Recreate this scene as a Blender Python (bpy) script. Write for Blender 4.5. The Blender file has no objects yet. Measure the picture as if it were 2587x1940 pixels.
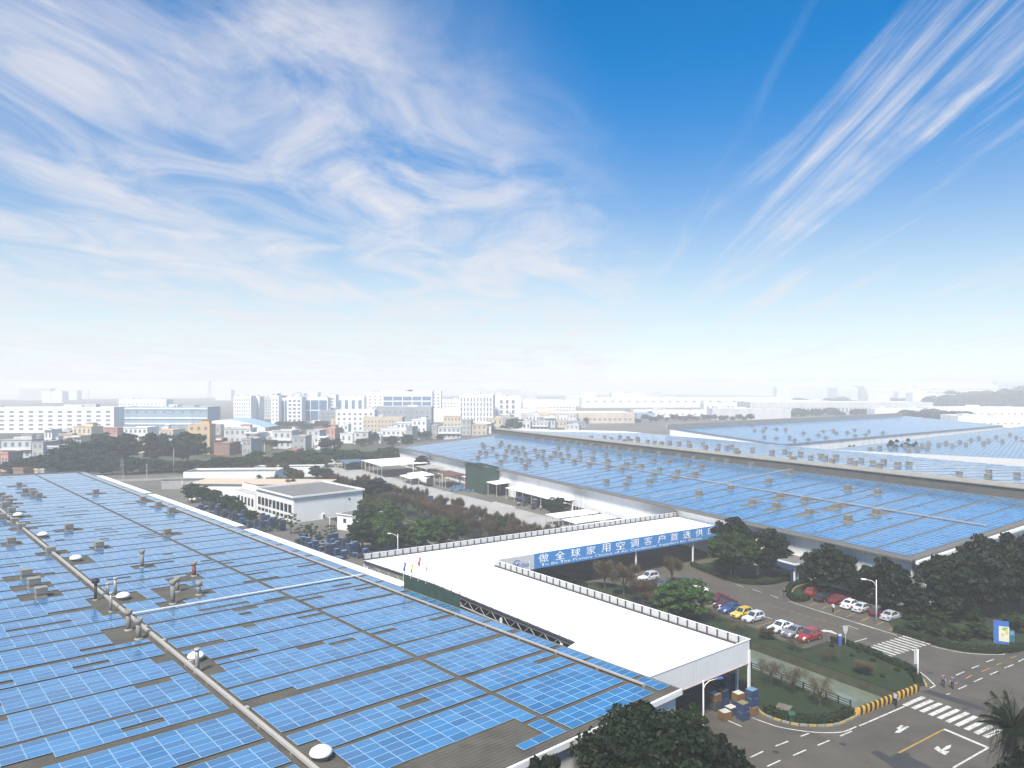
import bpy, math, random
from mathutils import Vector, Matrix
random.seed(11)
R = math.radians
SC = bpy.context.scene
COL = SC.collection

# ------------------------------------------------------------------ camera, sky, sun, exposure
F, HY, CAMZ = 1800.0, 978.0, 38.0          # focal length and horizon in pixels of the 2587 px wide photograph
cam = bpy.data.cameras.new('camera'); cam.sensor_width = 36.0; cam.lens = 36.0 * F / 2587.0
cam.shift_y = 8.0 / 2587.0; cam.clip_start = 0.5; cam.clip_end = 20000
camo = bpy.data.objects.new('camera', cam); COL.objects.link(camo)
camo.location = (0, 0, CAMZ); camo.rotation_euler = (R(90), 0, 0); SC.camera = camo

SUN_EL, SUN_AZ = 54.0, -160.0              # veiled sun high behind the camera: azimuth from +Y towards +X
sd = Vector((math.sin(R(SUN_AZ)) * math.cos(R(SUN_EL)), math.cos(R(SUN_AZ)) * math.cos(R(SUN_EL)), math.sin(R(SUN_EL))))
sun = bpy.data.lights.new('sun', 'SUN'); sun.energy = 4.2; sun.angle = R(11); sun.color = (1.0, 0.93, 0.82)
suno = bpy.data.objects.new('sun', sun); COL.objects.link(suno)
suno.rotation_euler = (-sd).to_track_quat('-Z', 'Y').to_euler(); suno.location = (0, 60, 120)

W = bpy.data.worlds.new('World'); SC.world = W; W.use_nodes = True
nt = W.node_tree; N = nt.nodes; L = nt.links; N.clear()
def nd(t, **k):
    n = N.new(t)
    for a, b in k.items(): setattr(n, a, b)
    return n
def mth(op, a, b=None, c=None, clamp=False):
    n = nd('ShaderNodeMath', operation=op, use_clamp=clamp)
    for i, x in enumerate((a, b, c)):
        if x is None: continue
        if isinstance(x, (int, float)): n.inputs[i].default_value = x
        else: L.new(x, n.inputs[i])
    return n.outputs[0]
def mixc(f, a, b):
    n = nd('ShaderNodeMix', data_type='RGBA')
    for i, x in ((0, f), (6, a), (7, b)):
        if isinstance(x, (int, float)): n.inputs[i].default_value = x
        elif isinstance(x, tuple): n.inputs[i].default_value = x + (1,)
        else: L.new(x, n.inputs[i])
    return n.outputs[2]
def sst(x, a, b):
    n = nd('ShaderNodeMapRange', interpolation_type='SMOOTHSTEP')
    L.new(x, n.inputs[0]); n.inputs[1].default_value = a; n.inputs[2].default_value = b
    return n.outputs[0]
sky = nd('ShaderNodeTexSky', sky_type='NISHITA'); sky.sun_disc = False
sky.sun_elevation = R(SUN_EL); sky.sun_rotation = R(SUN_AZ); sky.altitude = 0
sky.air_density = 1.0; sky.dust_density = 0.3; sky.ozone_density = 3.0
tc = nd('ShaderNodeTexCoord'); sep = nd('ShaderNodeSeparateXYZ'); L.new(tc.outputs['Generated'], sep.inputs[0])
dx, dy, dz = sep.outputs
el = mth('MAXIMUM', dz, 0.0)
inv = mth('DIVIDE', 1.0, mth('ADD', el, 0.045))
pxx = mth('MULTIPLY', dx, inv); pyy = mth('MULTIPLY', dy, inv)      # direction carried onto a flat sheet of cirrus
qa = mth('SUBTRACT', pxx, mth('MULTIPLY', pyy, 0.10))               # across the streaks
def cnoise(sx, sy, off, det, rough, dist=0.0):
    cv = nd('ShaderNodeCombineXYZ'); L.new(mth('MULTIPLY_ADD', qa, sx, off), cv.inputs[0]); L.new(mth('MULTIPLY_ADD', pyy, sy, off * 0.7), cv.inputs[1])
    n = nd('ShaderNodeTexNoise'); n.inputs['Scale'].default_value = 1.0; n.inputs['Detail'].default_value = det
    n.inputs['Roughness'].default_value = rough; n.inputs['Distortion'].default_value = dist; L.new(cv.outputs[0], n.inputs['Vector'])
    return n.outputs[0]
big = cnoise(0.9, 0.35, 3.1, 3, 0.5, 0.6)
fine = cnoise(1.7, 0.95, 4.2, 8, 0.60, 1.1)
streak = cnoise(4.0, 0.22, 2.6, 8, 0.64, 0.45)
qe = mth('ADD', mth('SUBTRACT', qa, mth('MULTIPLY', mth('MINIMUM', pyy, 6.0), 0.24)), 0.42)
left = sst(mth('ADD', qe, mth('MULTIPLY', mth('SUBTRACT', big, 0.5), 0.9)), 0.0, -0.85)
right = sst(mth('ADD', qa, mth('MULTIPLY', mth('SUBTRACT', big, 0.5), 0.4)), 0.35, 0.85)
veil = mth('MULTIPLY', left, mth('MULTIPLY', sst(fine, 0.27, 0.76), 0.88))
lines = mth('MULTIPLY', right, mth('MULTIPLY', mth('MULTIPLY', sst(streak, 0.48, 0.76), 0.85), mth('MULTIPLY_ADD', sst(fine, 0.35, 0.65), 0.75, 0.25)))
thin = mth('MULTIPLY', mth('ADD', left, right), mth('MULTIPLY', sst(streak, 0.48, 0.8), 0.22))
cloud = mth('ADD', mth('MAXIMUM', veil, lines), thin, clamp=True)
low = mth('POWER', mth('SUBTRACT', 1.0, mth('MULTIPLY', el, 1.0), clamp=True), 4.6)     # whitening towards the horizon
hs = nd('ShaderNodeHueSaturation'); hs.inputs['Saturation'].default_value = 1.6; hs.inputs['Hue'].default_value = 0.49; hs.inputs['Value'].default_value = 0.9
L.new(sky.outputs[0], hs.inputs['Color'])
SKYW = (9.4, 9.3, 9.5)
tint = nd('ShaderNodeMix', data_type='RGBA', blend_type='MULTIPLY'); tint.inputs[0].default_value = 1.0; L.new(hs.outputs[0], tint.inputs[6]); tint.inputs[7].default_value = (.0, 1.46, 1.66, 1)
dim = nd('ShaderNodeVectorMath', operation='SCALE'); L.new(tint.outputs[2], dim.inputs[0]); L.new(mth('MULTIPLY_ADD', sst(el, 0.02, 0.45), 0.45, 0.55), dim.inputs['Scale'])
low = mth('MULTIPLY', low, mth('SUBTRACT', 1.0, sst(el, 0.12, 0.46)))
c1 = mixc(mth('MULTIPLY', low, 0.97), dim.outputs[0], SKYW)
c2 = mixc(cloud, c1, (7.2, 7.1, 7.4))
bg = nd('ShaderNodeBackground'); bg.inputs['Strength'].default_value = 0.066; L.new(c2, bg.inputs['Color'])
wo = nd('ShaderNodeOutputWorld'); L.new(bg.outputs[0], wo.inputs['Surface'])

SC.view_settings.view_transform = 'Standard'; SC.view_settings.look = 'None'
SC.view_settings.exposure = 0.84; SC.view_settings.gamma = 1.0; SC.view_settings.use_curve_mapping = False
SC.cycles.use_denoising = True; SC.cycles.max_bounces = 6; SC.cycles.diffuse_bounces = 3; SC.cycles.glossy_bounces = 3
SC.cycles.transparent_max_bounces = 12; SC.cycles.volume_bounces = 3; SC.cycles.caustics_reflective = False; SC.cycles.caustics_refractive = False
SC.cycles.use_adaptive_sampling = True; SC.cycles.adaptive_threshold = 0.02

# ------------------------------------------------------------------ helpers
def G(x, y, z=0.0):                         # the point at height z that the photograph shows at pixel x, y
    Y = F * (CAMZ - z) / (y - HY)
    return Vector(((x - 1293.5) / F * Y, Y, z))
def at(x, y, Y):                            # the point at depth Y
    return Vector(((x - 1293.5) / F * Y, Y, CAMZ - (y - HY) / F * Y))
def pix(p): return (1293.5 + F * p[0] / p[1], HY - F * (p[2] - CAMZ) / p[1])
def hd(a): return Vector((math.sin(R(a)), math.cos(R(a)), 0))     # heading in degrees from +Y towards +X

class MB:
    def __init__(s): s.v = []; s.f = []; s.m = []
    def add(s, vs, fs, mi=0):
        o = len(s.v); s.v += [tuple(v) for v in vs]; s.f += [tuple(i + o for i in f) for f in fs]; s.m += [mi] * len(fs); return s
    def hexa(s, p, mi=0, bottom=True):      # 8 corners: lower ring, upper ring
        fs = [(4, 5, 6, 7), (0, 1, 5, 4), (1, 2, 6, 5), (2, 3, 7, 6), (3, 0, 4, 7)]
        if bottom: fs.append((3, 2, 1, 0))
        return s.add(p, fs, mi)
    def box(s, x0, x1, y0, y1, z0, z1, mi=0, bottom=True):
        return s.hexa([(x0, y0, z0), (x1, y0, z0), (x1, y1, z0), (x0, y1, z0), (x0, y0, z1), (x1, y0, z1), (x1, y1, z1), (x0, y1, z1)], mi, bottom)
    def bar(s, a, b, w, h=None, mi=0, up=Vector((0, 0, 1))):   # box along a-b
        a = Vector(a); b = Vector(b); d = (b - a)
        if d.length < 1e-6: return s
        d.normalize(); h = w if h is None else h
        if abs(d.dot(up)) > .98: up = Vector((1, 0, 0))
        x = d.cross(up).normalized() * (w / 2); z = x.cross(d).normalized() * (h / 2)
        return s.hexa([a - x - z, a + x - z, b + x - z, b - x - z, a - x + z, a + x + z, b + x + z, b - x + z], mi)
    def prism(s, poly, z0, z1, mi=0, mt=None, bottom=False):
        n = len(poly); o = [(p[0], p[1], z0) for p in poly] + [(p[0], p[1], z1) for p in poly]
        s.add(o, [(i, (i + 1) % n, n + (i + 1) % n, n + i) for i in range(n)], mi)
        s.add(o[n:], [tuple(range(n))], mi if mt is None else mt)
        if bottom: s.add(o[:n], [tuple(reversed(range(n)))], mi)
        return s
    def tube(s, path, r, n=8, mi=0, caps=True):
        path = [Vector(p) for p in path]; k = len(path); r = [r] * k if isinstance(r, (int, float)) else r
        vs = []; ref = Vector((0, 0, 1))
        for i, p in enumerate(path):
            d = (path[min(i + 1, k - 1)] - path[max(i - 1, 0)]).normalized()
            u = d.cross(ref if abs(d.z) < .95 else Vector((1, 0, 0))).normalized(); w = d.cross(u)
            vs += [p + (u * math.cos(a) + w * math.sin(a)) * r[i] for a in [2 * math.pi * j / n for j in range(n)]]
        fs = [(i * n + j, i * n + (j + 1) % n, (i + 1) * n + (j + 1) % n, (i + 1) * n + j) for i in range(k - 1) for j in range(n)]
        if caps: fs += [tuple(reversed(range(n))), tuple((k - 1) * n + j for j in range(n))]
        return s.add(vs, fs, mi)
    def lathe(s, prof, n=12, mi=0, c=(0, 0, 0)):
        k = len(prof); vs = [(c[0] + r * math.cos(2 * math.pi * j / n), c[1] + r * math.sin(2 * math.pi * j / n), c[2] + z) for r, z in prof for j in range(n)]
        fs = [(i * n + j, i * n + (j + 1) % n, (i + 1) * n + (j + 1) % n, (i + 1) * n + j) for i in range(k - 1) for j in range(n)]
        fs += [tuple(reversed(range(n))), tuple((k - 1) * n + j for j in range(n))]
        return s.add(vs, fs, mi)
    def mesh(s, name, mats, smooth=False):
        me = bpy.data.meshes.new(name); me.from_pydata(s.v, [], s.f)
        for m in (mats if isinstance(mats, (list, tuple)) else [mats]): me.materials.append(m)
        if any(s.m): me.polygons.foreach_set('material_index', s.m)
        if smooth: me.polygons.foreach_set('use_smooth', [True] * len(me.polygons))
        me.update(); return me
    def build(s, name, mats, parent=None, smooth=False, loc=None, rz=None):
        return link(name, s.mesh(name, mats, smooth), parent, loc, rz)
def link(name, me, parent=None, loc=None, rz=None):
    o = bpy.data.objects.new(name, me); COL.objects.link(o)
    if parent is not None: o.parent = parent
    if loc is not None: o.location = loc
    if rz is not None: o.rotation_euler = (0, 0, rz)
    return o
def tag(o, label=None, cat=None, group=None, kind=None):
    if label: o['label'] = label
    if cat: o['category'] = cat
    if group: o['group'] = group
    if kind: o['kind'] = kind
    return o
def thing(name, label, cat, loc=(0, 0, 0), rz=0.0, group=None):
    o = link(name, None, None, loc, rz); o.empty_display_size = .2
    return tag(o, label, cat, group)
def dup(root, loc=None, rz=None, label=None, group=None, sc=None):
    r = root.copy(); COL.objects.link(r)
    if loc is not None: r.location = loc
    if rz is not None: r.rotation_euler = (0, 0, rz)
    if sc is not None: r.scale = sc if isinstance(sc, tuple) else (sc, sc, sc)
    if label: r['label'] = label
    if group: r['group'] = group
    for ch in KIDS(root):
        c = ch.copy(); COL.objects.link(c); c.parent = r
        for g in KIDS(ch):
            d = g.copy(); COL.objects.link(d); d.parent = c
    return r
_kids = {}
def KIDS(o):
    if o.name not in _kids: _kids[o.name] = list(o.children)
    return _kids[o.name]

# ------------------------------------------------------------------ materials
MATS = {}
def mat(name, col, rough=.75, var=0.0, scale=1.0, metal=0.0, bump=0.0, bscale=20.0, spec=.4, dirt=None, dscale=.15, streak=False, island=0.0, coat=0.0):
    if name in MATS: return MATS[name]
    m = bpy.data.materials.new(name); m.use_nodes = True; t = m.node_tree; b = t.nodes['Principled BSDF']
    b.inputs['Roughness'].default_value = rough; b.inputs['Metallic'].default_value = metal
    b.inputs['Specular IOR Level'].default_value = spec; b.inputs['Coat Weight'].default_value = coat; b.inputs['Coat Roughness'].default_value = .05
    out = None; base = (col[0], col[1], col[2], 1)
    geo = t.nodes.new('ShaderNodeNewGeometry'); vec = geo.outputs['Position']
    if streak:
        mp = t.nodes.new('ShaderNodeVectorMath'); mp.operation = 'MULTIPLY'; mp.inputs[1].default_value = (1, 1, .12); t.links.new(vec, mp.inputs[0]); vec = mp.outputs[0]
    def noise(sc, det=4):
        n = t.nodes.new('ShaderNodeTexNoise'); n.inputs['Scale'].default_value = sc; n.inputs['Detail'].default_value = det; n.inputs['Roughness'].default_value = .6
        t.links.new(vec, n.inputs['Vector']); return n.outputs[0]
    cur = None
    if var:
        r = t.nodes.new('ShaderNodeMapRange'); t.links.new(noise(scale), r.inputs[0]); r.inputs[1].default_value = .25; r.inputs[2].default_value = .75
        r.inputs[3].default_value = 1 - var; r.inputs[4].default_value = 1 + var; cur = r.outputs[0]
    if island:
        r = t.nodes.new('ShaderNodeMapRange'); t.links.new(geo.outputs['Random Per Island'], r.inputs[0]); r.inputs[3].default_value = 1 - island; r.inputs[4].default_value = 1 + island
        if cur is None: cur = r.outputs[0]
        else:
            q = t.nodes.new('ShaderNodeMath'); q.operation = 'MULTIPLY'; t.links.new(cur, q.inputs[0]); t.links.new(r.outputs[0], q.inputs[1]); cur = q.outputs[0]
    colout = None
    if cur is not None:
        s = t.nodes.new('ShaderNodeVectorMath'); s.operation = 'SCALE'; s.inputs[0].default_value = col[:3]; t.links.new(cur, s.inputs['Scale']); colout = s.outputs[0]
    if dirt:
        r = t.nodes.new('ShaderNodeMapRange'); t.links.new(noise(dscale, 6), r.inputs[0]); r.inputs[1].default_value = .5; r.inputs[2].default_value = .72
        x = t.nodes.new('ShaderNodeMix'); x.data_type = 'RGBA'; t.links.new(r.outputs[0], x.inputs[0])
        if colout: t.links.new(colout, x.inputs[6])
        else: x.inputs[6].default_value = base
        x.inputs[7].default_value = tuple(dirt) + (1,); colout = x.outputs[2]
    if colout: t.links.new(colout, b.inputs['Base Color'])
    else: b.inputs['Base Color'].default_value = base
    if bump:
        bm = t.nodes.new('ShaderNodeBump'); bm.inputs['Strength'].default_value = bump; bm.inputs['Distance'].default_value = .05
        t.links.new(noise(bscale), bm.inputs['Height']); t.links.new(bm.outputs[0], b.inputs['Normal'])
    MATS[name] = m; return m
def leafmat(name, dark, light, trans=.35):
    m = bpy.data.materials.new(name); m.use_nodes = True; t = m.node_tree; b = t.nodes['Principled BSDF']; out = t.nodes['Material Output']
    b.inputs['Roughness'].default_value = .6; b.inputs['Specular IOR Level'].default_value = .25
    geo = t.nodes.new('ShaderNodeNewGeometry'); oi = t.nodes.new('ShaderNodeObjectInfo')
    mx = t.nodes.new('ShaderNodeMix'); mx.data_type = 'RGBA'; mx.inputs[6].default_value = dark + (1,); mx.inputs[7].default_value = light + (1,)
    t.links.new(geo.outputs['Random Per Island'], mx.inputs[0])
    mr = t.nodes.new('ShaderNodeMapRange'); t.links.new(oi.outputs['Random'], mr.inputs[0]); mr.inputs[3].default_value = .78; mr.inputs[4].default_value = 1.2
    sc = t.nodes.new('ShaderNodeVectorMath'); sc.operation = 'SCALE'; t.links.new(mx.outputs[2], sc.inputs[0]); t.links.new(mr.outputs[0], sc.inputs['Scale'])
    t.links.new(sc.outputs[0], b.inputs['Base Color'])
    tr = t.nodes.new('ShaderNodeBsdfTranslucent'); t.links.new(sc.outputs[0], tr.inputs['Color'])
    ms = t.nodes.new('ShaderNodeMixShader'); ms.inputs[0].default_value = trans
    t.links.new(b.outputs[0], ms.inputs[1]); t.links.new(tr.outputs[0], ms.inputs[2]); t.links.new(ms.outputs[0], out.inputs['Surface'])
    MATS[name] = m; return m

WHITE = mat('white_paint', (.80, .80, .79), .55, .05, .3, dirt=(.66, .65, .62), dscale=.25, streak=True)
ROOFW = mat('white_roof_sheet', (.86, .86, .86), .5, .03, .5)
GREYP = mat('grey_paint', (.42, .42, .41), .6, .08, .4)
DARKM = mat('dark_metal', (.045, .042, .042), .6, .15, 2)
STEEL = mat('galvanised_steel', (.30, .29, .27), .45, .12, .8, metal=.3)
PALE = mat('pale_steel', (.38, .35, .31), .5, .08, .7)
VENT = mat('weathered_vent_steel', (.24, .22, .185), .6, .15, 1.5)
RUST = mat('rusty_steel', (.22, .09, .04), .85, .3, 3)
CONC = mat('concrete', (.33, .32, .30), .9, .12, .6, dirt=(.22, .21, .19), dscale=.12)
ASPH = mat('asphalt', (.084, .074, .059), .9, .2, .22, bump=.15, bscale=40, dirt=(.058, .053, .046), dscale=.16)
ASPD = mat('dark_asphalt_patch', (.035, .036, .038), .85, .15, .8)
EARTH = mat('earth_yard', (.125, .115, .095), .95, .25, .08, dirt=(.06, .068, .035), dscale=.02)
GRASS = mat('grass', (.014, .028, .007), .95, .35, .8, bump=.6, bscale=9, dirt=(.028, .034, .012), dscale=.2)
YELLOW = mat('yellow_paint', (.45, .26, .03), .7, .15, 1.2)
LINEW = mat('road_paint_white', (.52, .51, .47), .75, .2, 1.5, dirt=(.22, .21, .19), dscale=1.6)
LINEY = mat('road_paint_yellow', (.33, .21, .05), .8, .3, 1.2)
BLACK = mat('black_paint', (.02, .02, .02), .6, .1, 1)
RUBBER = mat('rubber', (.018, .018, .018), .85)
GLASSD = mat('dark_window_glass', (.02, .025, .03), .12, spec=.6)
SHEET = mat('brown_grey_roof_sheet', (.092, .084, .066), .8, .18, .35, dirt=(.06, .054, .044), dscale=.4)
SHEETB = mat('grey_roof_edge', (.13, .125, .115), .8, .12, .4)
FRAME = mat('panel_frame', (.27, .42, .56), .4, island=.12)
def panelmat():
    m = bpy.data.materials.new('solar_cells'); m.use_nodes = True; t = m.node_tree; b = t.nodes['Principled BSDF']
    g = t.nodes.new('ShaderNodeNewGeometry'); mx = t.nodes.new('ShaderNodeMix'); mx.data_type = 'RGBA'
    oi = t.nodes.new('ShaderNodeObjectInfo'); ad = t.nodes.new('ShaderNodeMath'); ad.operation = 'ADD'
    t.links.new(g.outputs['Random Per Island'], ad.inputs[0]); t.links.new(oi.outputs['Random'], ad.inputs[1])
    fr = t.nodes.new('ShaderNodeMath'); fr.operation = 'FRACT'; t.links.new(ad.outputs[0], fr.inputs[0])
    t.links.new(fr.outputs[0], mx.inputs[0]); mx.inputs[6].default_value = (.018, .105, .24, 1); mx.inputs[7].default_value = (.036, .180, .37, 1)
    t.links.new(mx.outputs[2], b.inputs['Base Color'])
    b.inputs['Roughness'].default_value = .16; b.inputs['IOR'].default_value = 1.62; b.inputs['Specular IOR Level'].default_value = .9
    b.inputs['Coat Weight'].default_value = .3; b.inputs['Coat IOR'].default_value = 1.6; b.inputs['Coat Roughness'].default_value = .12
    return m
CELLS = panelmat()

def ordinal(n):
    w = ('first', 'second', 'third', 'fourth', 'fifth', 'sixth', 'seventh', 'eighth', 'ninth', 'tenth', 'eleventh', 'twelfth')
    return w[n] if n < 12 else str(n + 1) + ('th' if 10 <= (n + 1) % 100 <= 20 else {1: 'st', 2: 'nd', 3: 'rd'}.get((n + 1) % 10, 'th'))
def count_out(items, key, phrase):           # labels by place, for look-alikes
    for i, o in enumerate(sorted(items, key=key)): o['label'] = phrase.replace('#', ordinal(i))
# ------------------------------------------------------------------ ground, canal, roads
CO = Vector((45.4, 86.2, 0)); CD = hd(-34); CW = Vector((CD.y, -CD.x, 0))       # canal: origin, direction away, direction to the right
def CN(c, w, z=0.0): p = CO + CD * c + CW * w; return Vector((p.x, p.y, z))
CL, CR, CEND, WIDE = -5.4, 3.3, 330.0, 2600.0
g = MB()
def gq(c0, c1, w0, w1): g.add([CN(c0, w0), CN(c0, w1), CN(c1, w1), CN(c1, w0)], [(0, 1, 2, 3)])
gq(-900, WIDE, -WIDE, CL); gq(-900, WIDE, CR, WIDE); gq(-900, .3, CL, CR); gq(CEND, WIDE, CL, CR)
ground = tag(g.build('ground', EARTH), kind='structure')
g = MB()
for a, b in (((.3, CL), (CEND, CL)), ((CEND, CR), (.3, CR)), ((.3, CR), (.3, CL))):
    g.add([CN(*a, -2.4), CN(*b, -2.4), CN(*b, .0), CN(*a, .0)], [(0, 1, 2, 3)])
g.add([CN(.3, CL, -2.4), CN(.3, CR, -2.4), CN(CEND, CR, -2.4), CN(CEND, CL, -2.4)], [(0, 1, 2, 3)])
tag(g.build('canal_bank', mat('canal_stone', (.05, .055, .032), .95, .4, .8)), kind='structure')
WATER = mat('canal_water', (.15, .175, .13), .1, .2, .3, bump=.12, bscale=2, spec=.5)
g = MB(); g.add([CN(.31, CL + .01, -.5), CN(.31, CR - .01, -1.2), CN(CEND, CR - .01, -.5), CN(CEND, CL + .01, -.5)], [(0, 1, 2, 3)])
tag(g.build('water', WATER), kind='structure')

def sheet(name, polys, z, m, parent=None):
    g = MB()
    for p in polys: g.add([(q[0], q[1], z) for q in p], [tuple(range(len(p)))])
    return g.build(name, m, parent)
def cpoly(*cw): return [CN(c, w) for c, w in cw]
road = tag(sheet('road', [cpoly((-70, -34), (-70, 120), (.29, 120), (.29, -34)), cpoly((.29, CR + .02), (.29, 60), (80, 60), (80, CR + .02)), cpoly((.29, -34), (.29, CL - .02), (70, CL - .02), (70, -34))], .012, ASPH), kind='structure')
tag(sheet('footpath', [cpoly((80, 22), (80, 40), (330, 40), (330, 22))], .010, CONC), kind='structure')
tag(sheet('yard_grass', [cpoly((75, CR + .5), (75, 20), (300, 20), (300, CR + .5))], .014, GRASS), kind='structure')
tag(sheet('bank_grass', [cpoly((46, CL - 9), (46, CL - .3), (330, CL - .3), (330, CL - 9))], .016, GRASS), kind='structure')

def r_(ox, oy, s): return lambda x, y: (ox + x / s, oy + y / s)
A1 = r_(1780, 1400, 5.267); A2 = r_(2167, 1400, 5.267); A3 = r_(1740, 1625, 5.267); A4 = r_(2167, 1625, 5.267); A7 = r_(1500, 1260, 5.267)
def line(m, name, f, x0, y0, x1, y1, w, z=.022):
    a = G(*f(x0, y0)); b = G(*f(x1, y1)); d = (b - a).normalized(); n = Vector((-d.y, d.x, 0)) * (w / 2)
    g = MB(); g.add([(p.x, p.y, z) for p in (a - n, b - n, b + n, a + n)], [(0, 1, 2, 3)]); return g.build(name, m, road)
def curve_line(m, name, f, pts, w, z=.022):
    P = [G(*f(*p)) for p in pts]; P = smooth(P, 4); vs = []
    for i, p in enumerate(P):
        d = (P[min(i + 1, len(P) - 1)] - P[max(i - 1, 0)]).normalized(); n = Vector((-d.y, d.x, 0)) * (w / 2); vs += [(p.x - n.x, p.y - n.y, z), (p.x + n.x, p.y + n.y, z)]
    g = MB(); g.add(vs, [(2 * i, 2 * i + 2, 2 * i + 3, 2 * i + 1) for i in range(len(P) - 1)]); return g.build(name, m, road)
def smooth(P, n):
    out = []
    for i in range(len(P) - 1):
        p0 = P[max(i - 1, 0)]; p1 = P[i]; p2 = P[i + 1]; p3 = P[min(i + 2, len(P) - 1)]
        for k in range(n):
            t = k / n; out.append(.5 * ((2 * p1) + (p2 - p0) * t + (2 * p0 - 5 * p1 + 4 * p2 - p3) * t * t + (3 * p1 - p0 - 3 * p2 + p3) * t ** 3))
    out.append(P[-1]); return out
# zebra crossing beside the garden, then the one in front of the barrier
for i in range(11):
    t = i / 10; line(LINEW, 'crossing_stripe', A2, 600 - 555 * t, 1088 + 174 * t, 960 - 565 * t, 1200 + 180 * t, .48)
for x0, y0, x1, y1 in ((620, 830, 880, 715), (735, 870, 990, 760), (845, 912, 1105, 800), (965, 958, 1220, 842), (1080, 1002, 1340, 886), (1190, 1050, 1465, 925), (1315, 1098, 1575, 975), (1440, 1150, 1695, 1030), (1570, 1203, 1790, 1098), (1690, 1250, 1910, 1150)):
    line(LINEW, 'crossing_stripe', A4, x0, y0, x1, y1, .55)
for f, L_ in ((A4, ((1710, 250, 1810, 215), (1515, 335, 1615, 297), (1305, 428, 1415, 380), (1955, 330, 2070, 285), (1758, 420, 1862, 375), (1550, 513, 1660, 462), (1338, 612, 1450, 563), (1180, 683, 1232, 668), (2140, 245, 2212, 208), (20, 1100, 130, 1055))),
              (A3, ((1155, 1370, 1325, 1305), (820, 1520, 990, 1440), (1715, 1360, 1875, 1293), (1390, 1495, 1560, 1420), (1045, 1640, 1220, 1560), (2015, 1237, 2170, 1170), (1490, 1240, 1600, 1200), (505, 1022, 705, 1110), (540, 1640, 650, 1595))),
              (A1, ((870, 545, 985, 585), (640, 470, 755, 510), (420, 405, 520, 435), (1910, 950, 2045, 1000), (1910, 1195, 2160, 1120), (780, 820, 900, 865), (930, 875, 1010, 900)))):
    for q in L_: line(LINEW, 'lane_marking', f, *q, .17)
line(LINEW, 'lane_marking', A1, 1120, 628, 2260, 990, .17); line(LINEW, 'lane_marking', A2, 0, 915, 525, 1082, .17)
line(LINEW, 'lane_marking', A4, 140, 1050, 620, 842, .2); line(LINEW, 'lane_marking', A4, 1145, 1143, 1735, 1392, .42); line(LINEW, 'lane_marking', A4, 1735, 1392, 1270, 1659, .2)
line(LINEY, 'lane_marking', A4, 1140, 1150, 545, 1460, .2)
curve_line(LINEW, 'lane_marking', A3, ((850, 995), (1000, 1050), (1200, 1115), (1450, 1160), (1700, 1187), (1900, 1192), (2040, 1182), (2140, 1150), (2230, 1110)), .17)
curve_line(LINEW, 'lane_marking', A2, ((975, 1222), (1100, 1252), (1300, 1295), (1500, 1322), (1700, 1334), (1930, 1336)), .17); line(LINEW, 'lane_marking', A2, 1930, 1336, 2030, 1297, .17)
curve_line(LINEW, 'lane_marking', A4, ((700, 330), (800, 370), (900, 440), (975, 510), (1030, 565)), .17); line(LINEW, 'lane_marking', A4, 1030, 565, 960, 600, .17)
for q in ((1845, 290, 1915, 262), (1645, 380, 1750, 335), (1435, 470, 1520, 425), (1290, 540, 1330, 520), (2030, 200, 2110, 170)): line(LINEY, 'lane_marking', A4, *q, .15)
for i in range(10):
    t = i / 9.0; line(LINEY, 'lane_marking', A1, 900 + 1000 * t, 690 + 290 * t, 975 + 1000 * t, 712 + 290 * t, .13)
for x, y in ((1280, 640), (1400, 680), (1550, 730), (1700, 790), (1890, 835), (2080, 895)): line(LINEY, 'bay_line', A1, x, y, x + 110, y - 48, .15)
for x, y in ((50, 885), (250, 940), (420, 1010)): line(LINEY, 'bay_line', A2, x, y, x + 95, y - 42, .15)
for x, y in ((690, 965), (-60, 640), (40, 700)): line(LINEY, 'bay_line', A1, x, y, x + 210, y - 65, .15)
def arrow(f, pts, name='lane_arrow'):
    P = [G(*f(*p)) for p in pts]; g = MB(); g.add([(p.x, p.y, .023) for p in P], [tuple(range(len(P)))]); return g.build(name, LINEW, road)
arrow(A4, ((490, 1195), (560, 1192), (690, 1110), (640, 1105), (560, 1150), (610, 1095), (570, 1092), (510, 1135), (545, 1140)))
arrow(A4, ((1015, 1400), (1060, 1372), (1085, 1385), (1110, 1420), (1180, 1370), (1245, 1352), (1230, 1395), (1140, 1435), (1225, 1440), (1165, 1490), (1080, 1450)))
arrow(A1, ((1545, 1020), (1600, 1003), (1610, 1012), (1680, 1015), (1770, 1060), (1740, 1065), (1650, 1035), (1590, 1035)))
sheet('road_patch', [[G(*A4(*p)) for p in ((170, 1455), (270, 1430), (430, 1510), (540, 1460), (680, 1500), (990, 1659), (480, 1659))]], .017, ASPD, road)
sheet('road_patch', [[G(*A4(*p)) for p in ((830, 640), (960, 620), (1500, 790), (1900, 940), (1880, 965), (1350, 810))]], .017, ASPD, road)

MHC = MB().lathe([(.36, 0), (.36, .004)], 14).mesh('manhole_cover', mat('cast_iron', (.035, .034, .032), .7, .2, 4))
for x, y in ((2130, 1880), (2290, 1905), (2440, 1790), (2350, 1700), (2150, 1560), (2040, 1540), (1900, 1490), (1960, 1900), (2520, 1700)): link('manhole_cover', MHC, road, tuple(G(x, y) + Vector((0, 0, .015))))
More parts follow.
